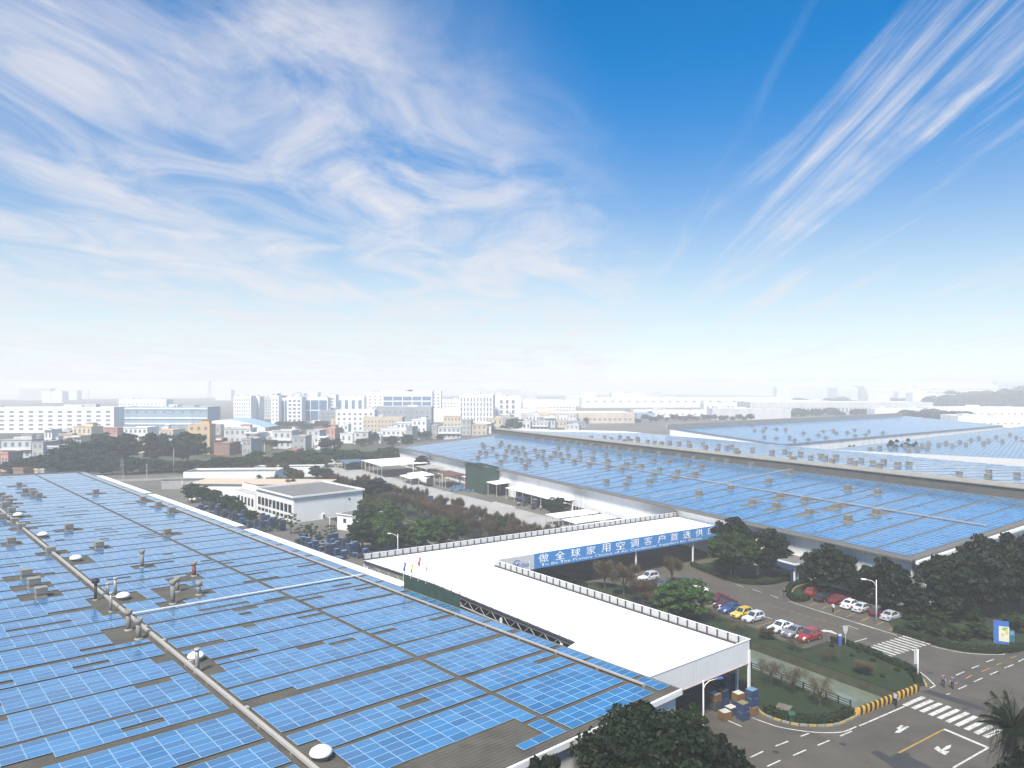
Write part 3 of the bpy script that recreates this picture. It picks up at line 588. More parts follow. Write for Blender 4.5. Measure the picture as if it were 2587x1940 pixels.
# hall with the broad pale solar roof behind
B4O = Vector((131, 346, 10)); B4 = frame(B4O, R(-37.5), 0.0)
X4 = hd(52.5); Y4 = (hd(-37.5) + Vector((0, 0, .071))).normalized(); N4 = X4.cross(Y4)
B4 = Matrix(((X4.x, Y4.x, N4.x, 131), (X4.y, Y4.y, N4.y, 346), (X4.z, Y4.z, N4.z, 10), (0, 0, 0, 1)))
hall5 = thing('factory_hall', 'broad low hall with a smooth pale blue solar roof in the right distance', 'factory', (131, 346, 0)); o5 = hall5.location.copy()
g = MB(); g.add(loc(B4, [(-1, -1, 0), (287, -1, 0), (287, 70, 0), (-1, 70, 0)], o5), [(0, 1, 2, 3)]); g.build('roof', SHEETB, hall5)
g = MB(); p = [B4 @ Vector(q) for q in ((-.5, -.5, -.1), (286, -.5, -.1), (-.5, 69, -.1))]
for a, b in ((p[0], p[1]), (p[2], p[0])): g.add([tuple(Vector((a.x, a.y, 0)) - o5), tuple(Vector((b.x, b.y, 0)) - o5), tuple(b - o5), tuple(a - o5)], [(0, 1, 2, 3)])
g.build('wall', WHITE, hall5)
g = MB(); p = loc(B4, [(-1, 70, 0), (287, 70, 0), (287, 72, 0), (-1, 72, 0)], o5); g.hexa([(a, b, c - .5) for a, b, c in p] + [(a, b, c + 2.2) for a, b, c in p]); g.build('ridge_wall', CAPM, hall5)
v4 = [onplane(B4, *V7(*p)) for p in ((140, 522), (235, 532), (340, 527), (450, 492), (490, 542), (570, 507), (610, 477), (690, 472), (715, 492), (630, 527), (800, 487), (860, 467), (865, 512), (950, 502), (975, 477), (1085, 489), (380, 550), (45, 430), (150, 450), (235, 460), (310, 465), (60, 470), (130, 475))]
cells = []
for j in range(28):
    for i in range(10):
        for k in range(40):
            x = 2 + j * 10.1 + (i % 6) * 1.67 if i < 6 else None
            if x is None: continue
            y = 1.2 + k * 1.7
            if any(abs(x - p.x) < 2.2 and abs(y - p.y) < 1.6 for p in v4): continue
            cells.append((x, y))
PD_, SIMPLE_ = PD, SIMPLE
SIMPLE = MB().box(-.83, .83, -.83, .83, -PH, 0, 0, False)
array('solar_array', 'smooth pale blue solar panels on the broad low hall in the right distance', B4, cells, .14, 0, True)
VL = [ventilator(B4, p.x, p.y, '-', 'ventilators on the broad low hall', .9) for p in v4]
count_out(VL, lambda o: o.location.x / o.location.y, 'small ventilator on the broad low hall in the right distance, # from the left')

# ------------------------------------------------------------------ L-shaped white canopy with the banner
PA, PB, PC, PJ, PE, PF = Vector((-27, 129.5, 0)), Vector((40.3, 173.2, 0)), Vector((48.2, 158.9, 0)), Vector((-3, 125.3, 0)), Vector((28.7, 85.9, 0)), Vector((13.9, 74.3, 0))
PQ2, PQ, PL1, PL2 = Vector((5.2, 82.9, 0)), Vector((7.5, 86.2, 0)), Vector((-12.5, 111.8, 0)), Vector((-26.2, 126.4, 0))
ZT, ZR, ZB = 7.6, 6.5, 4.85
cp = thing('canopy', 'L-shaped white canopy over the road linking the two factory halls', 'canopy', tuple(PJ)); oc = PJ.copy()
def cl(p, z): return tuple(Vector((p.x, p.y, z)) - oc)
mid = (PL1 + PE) / 2
outl = [PA, PB, PC, PJ, PE, PF, PQ2, PQ, PL1, PL2]
zr_ = [6.5, 6.55, 6.55, 6.5, 6.5, 6.9, 7.0, 7.0, 7.0, 6.95]
g = MB(); n = len(outl); top = [cl(p, z) for p, z in zip(outl, zr_)]; bot = [cl(p, z - .12) for p, z in zip(outl, zr_)]
tris = [(0, 3, 1), (1, 3, 2), (0, 9, 3), (9, 8, 3), (8, 4, 3), (8, 7, 4), (7, 5, 4), (7, 6, 5)]
g.add(top, tris); g.add(bot, [t[::-1] for t in tris]); g.add(bot + top, [(i, n + i, n + (i + 1) % n, (i + 1) % n) for i in range(n)])
g.build('roof', ROOFW, cp)
PARA = mat('parapet_sheet', (.40, .40, .395), .6, .06, .5)
def parapet(a, b, inward, step=1.53, outer=True):
    d = b - a; L_ = d.length; d.normalize(); n = int(L_ / step); st = L_ / n; rz = math.atan2(d.y, d.x)
    pm = MB().box(.035, st - .035, -.03, .03, ZR - .1, ZT).mesh('parapet_panel', PARA); po = MB().box(-.085, .085, -.14, .14, ZR - .05, ZT + .01).mesh('parapet_post', DARKM)
    for i in range(n):
        p = a + d * (i * st); link('parapet_panel', pm, cp, cl(p, 0), rz); link('parapet_post', po, cp, cl(p, 0), rz)
    q = Vector((-d.y, d.x, 0)) * (.12 * inward)
    MB().bar(cl(a + q, ZR + .10), cl(b + q, ZR + .10), .2, .2).build('parapet_rail', DARKM, cp); MB().bar(cl(a, ZT + .03), cl(b, ZT + .03), .14, .06).build('parapet_cap', WHITE, cp)
    if outer: MB().bar(cl(a - q * .2, (ZR + ZB) / 2), cl(b - q * .2, (ZR + ZB) / 2), .06, ZR - ZB - .2).build('fascia', CLAD, cp)
parapet(PA, PB, -1); parapet(PE, PJ, 1)
fd = (PF - PE).normalized(); nf = int((PF - PE).length / 1.2)
for i in range(nf):
    st = (PF - PE).length / nf; MB().box(.004, st - .004, -.05, .03, ZB, ZT).build('fascia_panel', CLAD, cp, loc=cl(PE + fd * (i * st), 0), rz=math.atan2(fd.y, fd.x))
MB().bar(cl(PE, ZT + .03), cl(PF, ZT + .03), .16, .06).build('fascia_cap', WHITE, cp); MB().bar(cl(PE, ZB - .03), cl(PF, ZB - .03), .16, .07).build('fascia_trim', mat('pink_trim', (.55, .35, .32), .7), cp)
# open edge towards the near hall: dark gutter, lattice girder, columns
g = MB(); girder = [PL2, PL1, PQ]; ZG = 6.98
for i in range(2):
    a, b = girder[i], girder[i + 1]; n = int((b - a).length / 1.4); d = (b - a) / n
    g.bar(cl(a, ZG - .25), cl(b, ZG - .25), .14, .14); g.bar(cl(a, ZG - 1.35), cl(b, ZG - 1.35), .12, .12)
    for k in range(n): g.bar(cl(a + d * k, ZG - (.25 if k % 2 else 1.35)), cl(a + d * (k + 1), ZG - (1.35 if k % 2 else .25)), .06, .06)
g.build('lattice_girder', GREYP, cp)
g = MB()
for i in range(2): g.bar(cl(girder[i], ZG + .03), cl(girder[i + 1], ZG + .03), .35, .3)
g.build('edge_gutter', DARKM, cp)
colm = MB().box(-.13, .13, -.13, .13, 0, ZR - .15).mesh('column', WHITE)
for p in [PL2 + (PL1 - PL2) * .05, PL1 + Vector((.4, 0, 0)), PL1 + (PQ - PL1) * .55, PL1 + (PQ - PL1) * .93, G(1612, 1453.7) + Vector((-.35, .5, 0)), G(1756, 1425) + Vector((-.35, .5, 0)), G(1892, 1776), PE + Vector((-1.2, 1.2, 0)), PJ + Vector((.6, .3, 0)), PJ + (PC - PJ) * .12, PA + (PB - PA) * .3, PA + (PB - PA) * .6, PA + (PB - PA) * .9, PA + Vector((1, 0, 0)), PJ + (PE - PJ) * .3, PJ + (PE - PJ) * .6]:
    link('column', colm, cp, cl(p, 0), R(35))
# drip spikes along the open edge
sp = MB().bar((0, 0, 0), (.55, .35, .22), .05, .05).mesh('gutter_bracket', DARKM)
for i in range(2):
    a, b = girder[i], girder[i + 1]; n = int((b - a).length / 2.0)
    for k in range(n): p = a + (b - a) * (k + .5) / n; link('gutter_bracket', sp, cp, cl(p, ZG + .1))
# banner
bd = (PC - PJ).normalized(); BLn = (PC - PJ).length; rzb = math.atan2(bd.y, bd.x)
BLUE = mat('banner_blue', (.055, .24, .55), .55, .06, .3); BGREY = mat('banner_grey', (.58, .58, .59), .6, .03, .3); LETW = mat('banner_white_lettering', (.82, .83, .84), .6)
LOGO = mat('logo_blue', (.07, .17, .42), .6)
ban = MB().box(8.4, BLn - .05, -.06, .06, ZB, ZT).build('banner', BLUE, cp, loc=(0, 0, 0), rz=rzb)
ban2 = MB().box(.0, 8.38, -.06, .06, ZB, ZT).build('logo_panel', BGREY, cp, loc=(0, 0, 0), rz=rzb)
def text(s, x, z, h, m, parent, width=None, stretch=1.0, bold=.0, name='lettering', y=-.075, shear=0.0, centre=True):
    c = bpy.data.curves.new('t', 'FONT'); c.body = s; c.offset = bold; c.shear = shear; c.resolution_u = 3
    o = bpy.data.objects.new('t', c); COL.objects.link(o); bpy.context.view_layer.update()
    me = bpy.data.meshes.new_from_object(o.evaluated_get(bpy.context.evaluated_depsgraph_get())); bpy.data.objects.remove(o)
    xs = [v.co.x for v in me.vertices]; ys = [v.co.y for v in me.vertices]; x0, x1, y0, y1 = min(xs), max(xs), min(ys), max(ys)
    ky = h / (y1 - y0); kx = (width / (x1 - x0)) if width else ky * stretch
    for v in me.vertices: v.co = ((v.co.x - (x0 + x1) / 2) * kx if centre else (v.co.x - x0) * kx, 0, (v.co.y - (y0 + y1) / 2) * ky)
    me.materials.clear(); me.materials.append(m); return link(name, me, parent, (x, y, z))
for i, ch in enumerate('做全球家用空调客户首选供应'): text(ch, 10.5 + i * 3.757, 6.62, 1.62, LETW, ban, width=2.3, bold=0.0 if ch == '客' else .009)
text('To Be The Primary Choice of Air Conditoner Suppliers for Global', 31.2, 5.32, .62, LETW, ban, width=42.6, bold=.006)
text('Midea', 5.7, 5.95, 1.0, LOGO, ban2, width=3.3, bold=.012, name='wordmark')
g = MB(); arc = [(4.6 + .9 * math.cos(R(a)), -.08, 6.05 + .9 * math.sin(R(a))) for a in range(40, 300, 13)]; g.tube(arc, .06, 5); g.build('logo_ring', LOGO, ban2)
# ------------------------------------------------------------------ leaf clumps shared by hedges, shrubs and trees
LEAF_D = leafmat('leaf_dark', (.0035, .010, .003), (.013, .028, .007), .2)
LEAF_M = leafmat('leaf_mid', (.010, .026, .006), (.034, .068, .014), .3)
LEAF_B = leafmat('leaf_bright', (.03, .075, .012), (.075, .14, .028), .35)
LEAF_Y = leafmat('leaf_yellow_green', (.05, .07, .015), (.11, .13, .035), .35)
TWIG_R = leafmat('twig_red_brown', (.055, .036, .022), (.15, .098, .06), .2)
TWIG_B = leafmat('twig_olive_brown', (.055, .046, .024), (.15, .115, .06), .2)
BARK = mat('bark', (.075, .06, .045), .95, .25, 3, bump=.5, bscale=12)
def rdir():
    z = random.uniform(-1, 1); a = random.uniform(0, 2 * math.pi); r = math.sqrt(1 - z * z); return Vector((r * math.cos(a), r * math.sin(a), z))
def leaf(g, p, s, n=None, asp=.6):
    n = (n or rdir()); a = n.cross(rdir())
    if a.length < .05: a = n.orthogonal()
    a = a.normalized() * s; b = n.cross(a).normalized() * (s * asp)
    g.add([p - a, p - b * .9, p + a, p + b], [(0, 1, 2, 3)])
def hedge_mesh(path, w, h, dens, s, name, m, parent=None):
    g = MB()
    for i in range(len(path) - 1):
        a, b = path[i], path[i + 1]; d = b - a; n = max(1, int(d.length * dens)); side = Vector((-d.y, d.x, 0)).normalized()
        for k in range(n):
            t = random.random(); ph = random.uniform(0, math.pi); rr = random.uniform(.75, 1.08)
            off = math.cos(ph) * w / 2 * rr; zz = (abs(math.sin(ph)) ** .5) * h * rr
            if random.random() < .35: zz *= random.random()
            nn = (side * math.cos(ph) + Vector((0, 0, math.sin(ph))) + rdir() * .7).normalized()
            leaf(g, a + d * t + side * off + Vector((0, 0, zz)), s * random.uniform(.6, 1.2), nn)
    g2 = MB()
    return g.build(name, m, parent)

# ------------------------------------------------------------------ planted islands, kerbs, hedges
def island(name, pts, m=GRASS, z=.14):
    g = MB(); g.prism([(p.x, p.y) for p in pts], .0, z, 0); return tag(g.build(name, m), kind='structure')
KS = [MB().box(-.42, .42, -.11, .11, 0, .22).mesh('kerb_stone', c) for c in (mat('kerb_yellow', (.36, .27, .10), .85, .25, 2), mat('kerb_grey', (.24, .23, .20), .9, .2, 2))]
def kerb(label, pts, start=0):
    P = smooth(pts, 5); o = thing('kerb', label, 'kerb', tuple(P[0])); acc = 0; k = start; last = P[0]
    for i in range(len(P) - 1):
        a, b = P[i], P[i + 1]; d = b - a; n = d.length
        while acc < n:
            p = a + d * (acc / n) - P[0]; link('kerb_stone', KS[k % 2], o, (p.x, p.y, 0), math.atan2(d.y, d.x)); k += 1; acc += .95
        acc -= n
    return o
def hedge(label, pts, w=1.1, h=.95, off=.75, dens=75):
    P = smooth(pts, 4); Q = []
    for i, p in enumerate(P):
        d = (P[min(i + 1, len(P) - 1)] - P[max(i - 1, 0)]).normalized(); Q.append(p + Vector((-d.y, d.x, 0)) * off)
    o = thing('hedge', label, 'hedge', (Q[0].x, Q[0].y, .1)); Q = [Vector((q.x - Q[0].x, q.y - Q[0].y, 0)) for q in Q]
    hedge_mesh(Q, w, h, dens, .17, 'foliage', LEAF_M, o)
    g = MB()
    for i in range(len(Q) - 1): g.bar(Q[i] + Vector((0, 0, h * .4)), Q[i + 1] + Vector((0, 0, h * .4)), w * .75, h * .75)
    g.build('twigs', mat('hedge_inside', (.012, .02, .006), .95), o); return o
gp = lambda f, L_: [G(*f(*p)) for p in L_]
# lawn beside the canal in front of the canopy
eI1 = gp(A3, ((905, 850), (960, 930), (1060, 985), (1200, 1035), (1400, 1085), (1600, 1105), (1800, 1108), (1990, 1085), (2130, 1030), (2240, 975)))
island('lawn', [CN(.5, CL - .05), CN(26, CL - .05), CN(26, -13)] + eI1)
kerb('kerb of yellow and grey stones around the lawn by the canal', eI1); hedge('low clipped hedge curving around the lawn in front of the canopy', eI1[1:])
# planted strip between the canal and the parked cars
eI2 = gp(A4, ((905, 560), (860, 480), (790, 400), (660, 330), (520, 275), (330, 190), (150, 110), (0, 65))) + gp(A1, ((1900, 1195), (1760, 1160), (1650, 1165)))
bankp = gp(A1, ((1330, 1270), (1000, 1150), (700, 1010), (300, 865), (0, 740), (-260, 620), (-560, 480)))
island('planted_strip', eI2 + bankp + [CN(60, CR + 1.6), CN(60, CR + .03), CN(.8, CR + .03)])
kerb('kerb of yellow and grey stones around the planted strip by the canal', eI2); hedge('low hedge along the planted strip opposite the zebra crossing', eI2)
# garden on the right
eI3 = gp(A2, ((2260, 1190), (2120, 1245), (1980, 1275), (1800, 1290), (1600, 1285), (1400, 1262), (1200, 1225), (1000, 1170), (800, 1110), (640, 1055), (520, 1020)))
back3 = gp(A2, ((430, 940), (300, 720), (0, 620))) + gp(A1, ((1900, 600), (1650, 540), (1420, 470)))
eI3b = gp(A1, ((1330, 590), (1245, 620), (1180, 570), (1165, 510), (1230, 440), (1420, 390)))
wallp = [B2O + S3 * s - TH * .3 for s in (26, 0)]
island('garden', eI3 + back3 + eI3b + [Vector((p.x, p.y, 0)) for p in wallp] + [Vector((110, 140, 0)), Vector((112, 118, 0))])
kerb('kerb of yellow and grey stones around the garden on the right', eI3); hedge('clipped hedge along the garden behind the zebra crossing', eI3)
kerb('short kerb around the hedge end beside the red parked car', eI3b); hedge('short curved hedge at the end of the right hand parked cars', eI3b, off=.6)
# island with the round tree
eI4 = gp(A1, ((1100, 320), (980, 355), (840, 385), (700, 392), (560, 382), (430, 362), (260, 310), (100, 250), (-20, 205), (-130, 150)))
island('tree_island', eI4 + [Vector((p.x, p.y, 0)) for p in [B2O + S3 * s - TH * .3 for s in (41, 31)]])
kerb('kerb of yellow and grey stones in front of the round tree', eI4); hedge('low hedge around the island of the round tree', eI4)

# ------------------------------------------------------------------ striped barrier, fence
bp0, bp1 = G(2163, 1809), G(2317, 1746); bar = thing('road_barrier', 'yellow and black striped barrier wall at the end of the canal', 'barrier', tuple(bp0)); bdv = (bp1 - bp0); nb_ = 28
prof = [(-.22, 0), (-.2, .35), (-.12, .62), (-.02, .76), (.14, .8), (.26, .74), (.3, .4), (.3, 0)]
w = bdv.length / nb_; ms = []
for m_ in (YELLOW, BLACK):
    g = MB(); n = len(prof); vs = [(x, y, z) for x, yo in ((0, 0), (w + .05, 0)) for y, z in prof]
    sh = [(x + z * .38, y, z) for x, y, z in vs]; g.add(sh, [(i, n + i, n + i + 1, i + 1) for i in range(n - 1)] + [tuple(range(n)), tuple(reversed(range(n, 2 * n)))]); ms.append(g.mesh('barrier_block', m_))
for i in range(nb_): link('barrier_block', ms[i % 2], bar, tuple(bdv * (i / nb_) + Vector((0, 0, .012))), math.atan2(bdv.y, bdv.x))
fe = thing('fence', 'low dark rail fence along the canal beside the lawn', 'fence', tuple(CN(1.2, CL - .45)))
fo = fe.location.copy(); fpost = MB().box(-.07, .07, -.07, .07, 0, 1.15).mesh('post', mat('dark_rail', (.03, .032, .026), .85, .2, 2))
for i in range(22): link('post', fpost, fe, tuple(CN(1.2 + i * 1.55, CL - .45) - fo), R(34))
for z in (.45, .75, 1.05): MB().bar(tuple(CN(1.2, CL - .45, z) - fo), tuple(CN(33.8, CL - .45, z) - fo), .07, .09).build('rail', MATS['dark_rail'], fe)
tag(MB().box(-1.3, 1.3, -.8, .8, 0, .06).build('manhole_slab', mat('mossy_concrete', (.14, .13, .10), .95, .3, 2), loc=G(*A3(1250, 885)) + Vector((0, 0, .14)), rz=R(55)), 'flat concrete slab lying in the lawn by the canal', 'slab')
hut = thing('litter_box', 'small green birdhouse-like box at the edge of the lawn', 'box', tuple(G(*A3(1365, 1055))))
MB().box(-.28, .28, -.22, .22, .0, .95).build('body', mat('green_paint', (.012, .06, .035), .7), hut); MB().add([(-.4, -.34, .95), (.4, -.34, .95), (.4, .34, .95), (-.4, .34, .95), (-.4, 0, 1.3), (.4, 0, 1.3)], [(0, 1, 5, 4), (2, 3, 4, 5), (0, 4, 3), (1, 2, 5), (3, 2, 1, 0)]).build('roof', MATS['green_paint'], hut)

# ------------------------------------------------------------------ street lamps and poles
def lamp(base, h, az, label, arm=1.5, m=WHITE, head=None):
    o = thing('street_lamp', label, 'street lamp', tuple(base)); d = hd(az)
    MB().tube([(0, 0, 0), (0, 0, h * .55), (0, 0, h)], [.11, .09, .06], 8).build('pole', m, o, True)
    pts = [Vector((0, 0, h - 1.0)), d * (arm * .12) + Vector((0, 0, h - .55)), d * (arm * .45) + Vector((0, 0, h - .15)), d * arm + Vector((0, 0, h - .02))]
    MB().tube(pts, [.045, .045, .04, .04], 6).build('arm', m, o, True)
    a = d * arm + Vector((0, 0, h)); b = d * (arm + .75) + Vector((0, 0, h + .02)); MB().bar(a, b, .26, .16).build('lamp_head', head or m, o); return o
lamp(G(2214, 1577), 7.1, -75, 'white street lamp beside the silver car parked at the right')
lamp(G(1847, 1457), 6.7, -60, 'white street lamp half hidden by the round tree')
lamp(G(1777, 1868), 6.4, 75, 'white street lamp with blue head in front of the stacked boxes', 1.6, WHITE, mat('blue_lamp_head', (.06, .13, .32), .5))
lamp(G(1005, 1432), 7.0, -80, 'white street lamp behind the canopy beside the green trees', 1.5)
lamp(G(1447, 1338), 7.0, -70, 'white street lamp beside the white flat roofs behind the canopy', 1.8)
lamp(G(1044, 1216), 7.0, -70, 'white street lamp near the white open shed in the middle distance', 2.0)
lamp(G(1117, 1239), 6.2, -70, 'slim white lamp pole beside the tank trailer in the yard', 1.0)
lamp(G(840, 1160), 7.0, 70, 'far white street lamp beside the yard wall', 1.6)
def pole(base, h, label, m=WHITE, r=.08):
    o = thing('pole', label, 'pole', tuple(base)); MB().tube([(0, 0, 0), (0, 0, h)], [r, r * .7], 8).build('shaft', m, o, True); MB().lathe([(r * 2, 0), (r * 2, .1), (r, .14)], 8).build('foot', CONC, o); MB().box(-.12, .12, -.12, .12, h - .3, h).build('fitting', GREYP, o); return o
pole(G(460, 1262), 7, 'pale pole at the left end of the yard beyond the near roof'); pole(G(685, 1330), 6.2, 'pale pole in front of the dark windows of the white workshop'); pole(G(833, 1366), 6.4, 'pale pole beside the small white lodge')
pole(G(371, 1232), 9, 'tall pale pole behind the near roof'); pole(G(439, 1196), 11, 'tallest thin pole left of the low white buildings'); pole(G(668, 1176), 11, 'leaning thin pole beyond the beige roof')

# ------------------------------------------------------------------ signs
BLU = mat('sign_blue', (.05, .14, .42), .5); CRM = mat('sign_cream', (.62, .60, .48), .6, .1, 1.5)
o = thing('map_totem', 'blue slab sign with a cream map panel beside the hedge at the right', 'sign', tuple(G(2529, 1628)), R(-28))
MB().box(-.95, .95, -.18, .18, .1, 3.45).build('slab', BLU, o); mp_ = MB().box(-.3, .98, -.23, -.19, .55, 2.75).build('map_panel', CRM, o)
for x, z, w, h, c in ((.1, 2.2, .5, .4, 'g'), (.5, 1.6, .35, .7, 'y'), (.0, 1.3, .3, .5, 'y'), (.35, 2.45, .5, .2, 'g')): MB().box(x, x + w, -.245, -.235, z, z + h).build('map_patch', mat('map_green', (.30, .38, .12), .7) if c == 'g' else mat('map_yellow', (.55, .48, .12), .7), mp_)
o = thing('bollard_sign', 'small dark blue upright sign right of the map totem', 'sign', tuple(G(2556, 1624)), R(-20)); MB().box(-.35, .35, -.1, .1, 0, 1.9).build('slab', mat('sign_teal', (.03, .13, .2), .5), o); MB().box(-.25, .25, -.13, -.105, 1.2, 1.75).build('face', mat('sign_teal_light', (.1, .3, .4), .5), o)
o = thing('pillar_sign', 'narrow blue pillar sign beside the hedge near the red hatchback', 'sign', tuple(G(2122, 1634)), R(-10)); MB().box(-.21, .21, -.1, .1, 0, 1.75).build('slab', mat('sign_bright_blue', (.05, .10, .36), .5), o); MB().box(-.22, .22, -.12, .12, 1.6, 1.85).build('cap', mat('sign_pale', (.5, .55, .65), .5), o)
o = thing('road_sign', 'grey shield sign on a thin post beside the blue pillar sign', 'sign', tuple(G(2136, 1634)), R(0)); MB().tube([(0, 0, 0), (0, 0, 2.0)], .05, 6).build('post', GREYP, o)
MB().add([(-.38, 0, 3.1), (.38, 0, 3.1), (.33, 0, 2.4), (0, 0, 1.75), (-.33, 0, 2.4), (-.38, .05, 3.1), (.38, .05, 3.1), (.33, .05, 2.4), (0, .05, 1.75), (-.33, .05, 2.4)], [(0, 4, 3, 2, 1), (5, 6, 7, 8, 9), (0, 1, 6, 5), (1, 2, 7, 6), (2, 3, 8, 7), (3, 4, 9, 8), (4, 0, 5, 9)]).build('plate', GREYP, o)
o = thing('banner_sign', 'white hanging board on a post at the corner of the planted strip', 'sign', tuple(G(2319, 1722))); MB().tube([(0, 0, 0), (0, 0, 4.2)], [.1, .07], 8).build('post', WHITE, o, True); MB().box(-.52, -.08, -.03, .03, 2.3, 4.0).build('board', GREYP, o); MB().box(-.75, .1, -.04, .04, 4.05, 4.12).build('arm', WHITE, o)

# ------------------------------------------------------------------ cars
CARGLASS = mat('car_glass', (.03, .045, .055), .08, spec=.8); RIM = mat('wheel_rim', (.45, .45, .46), .35, metal=.7); LAMPW = mat('headlight_lens', (.7, .72, .75), .15); LAMPR = mat('tail_light_lens', (.35, .015, .012), .25); PLATE = mat('number_plate', (.05, .1, .4), .5)
def paint(n, c): return mat('car_paint_' + n, c, .3, spec=.5, coat=.6)
def car_meshes(kind):
    ln, wd, ht, rear, hood = {'sedan': (4.6, 1.78, 1.46, 'notch', .90), 'hatch': (4.0, 1.70, 1.52, 'hatch', .88), 'suv': (4.4, 1.80, 1.70, 'hatch', 1.0), 'van': (4.5, 1.76, 1.85, 'hatch', 1.05)}[kind]
    h2_, hw = ln / 2, wd / 2; b = MB()
    secs = [(h2_, hw * .72, .58), (h2_ - .12, hw * .88, .70), (h2_ - .6, hw * .97, hood - .1), (h2_ * .42, hw, hood), (-h2_ * .35, hw, hood + .04), (-h2_ + .6, hw * .98, hood + .05), (-h2_ + .12, hw * .92, hood + .02), (-h2_, hw * .82, hood - .2)]
    rings = []
    for x, w_, zt in secs:
        r = [(x, w_ * .90, .22), (x, w_, .38), (x, w_, zt - .14), (x, w_ * .9, zt), (x, 0, zt + .03)]; rings.append(r + [(a, -b_, c) for a, b_, c in reversed(r[:-1])])
    n = 9; vs = [p for r in rings for p in r]; fs = [(i * n + j, (i + 1) * n + j, (i + 1) * n + j + 1, i * n + j + 1) for i in range(len(rings) - 1) for j in range(n - 1)]
    fs += [tuple(range(n)), tuple(reversed([(len(rings) - 1) * n + j for j in range(n)]))]; b.add(vs, fs)
    f0, f1 = h2_ * .40, h2_ * .02; r0, r1 = ((-h2_ * .78, -h2_ * .42) if rear == 'notch' else (-h2_ * .96, -h2_ * .78)); zb = hood - .02; tw, rw = hw * .90, hw * .68
    lo = [(f0, tw), (r0, tw), (r0, -tw), (f0, -tw)]; hi = [(f1, rw), (r1, rw), (r1, -rw), (f1, -rw)]; z1 = ht
    V8 = [Vector((x, y, zb)) for x, y in lo] + [Vector((x, y, z1 - (.05 if i in (1, 2) else .02))) for i, (x, y) in enumerate(hi)]
    c = MB(); c.add(V8, [(0, 1, 5, 4), (1, 2, 6, 5), (2, 3, 7, 6), (3, 0, 4, 7), (4, 5, 6, 7)]); mx = (V8[4] + V8[5] + V8[6] + V8[7]) / 4
    def pane(i, j, k, l, u0=.07, u1=.93, v0=.12, v1=.9):
        A, B, C, D = V8[i], V8[j], V8[k], V8[l]; q = lambda u, v: (A * (1 - u) + B * u) * (1 - v) + (D * (1 - u) + C * u) * v
        nn = (B - A).cross(D - A).normalized() * .012; cen = (A + B + C + D) / 4
        if nn.dot(cen - Vector((mx.x, 0, (zb + z1) / 2))) < 0: nn = -nn
        P = [q(u0, v0) + nn, q(u1, v0) + nn, q(u1, v1) + nn, q(u0, v1) + nn]; m_ = MB(); m_.add(P, [(0, 1, 2, 3)]); return m_
    panes = [('windscreen', pane(3, 0, 4, 7)), ('rear_window', pane(1, 2, 6, 5, .1, .9, .25, .9)), ('side_window', pane(0, 1, 5, 4, .12, .5)), ('side_window', pane(0, 1, 5, 4, .54, .92)), ('side_window', pane(2, 3, 7, 6, .08, .46)), ('side_window', pane(2, 3, 7, 6, .5, .88))]
    r = .32 if kind in ('sedan', 'hatch') else .35; ty = MB(); k = 14
    ring = lambda rad, y: [(rad * math.cos(2 * math.pi * j / k), y, rad * math.sin(2 * math.pi * j / k)) for j in range(k)]
    vs = ring(r * .8, -.11) + ring(r, -.1) + ring(r, .1) + ring(r * .8, .11); ty.add(vs, [(i * k + j, i * k + (j + 1) % k, (i + 1) * k + (j + 1) % k, (i + 1) * k + j) for i in range(3) for j in range(k)])
    rm = MB(); vs = ring(r * .66, -.115) + ring(r * .66, .115); rm.add(vs, [tuple(range(k)), tuple(reversed(range(k, 2 * k)))])
    arch = MB(); vs = ring(r * 1.18, -.005) + [(0, -.005, 0)]
    return dict(body=b, cabin=c, panes=[(nm, p.mesh(nm, CARGLASS)) for nm, p in panes], tyre=ty.mesh('tyre', RUBBER, True), rim=rm.mesh('rim', RIM), wx=(h2_ - .82, -h2_ + .85), hw=hw, r=r, h2=h2_, hood=hood, ht=ht, V8=V8)
_cm = {}
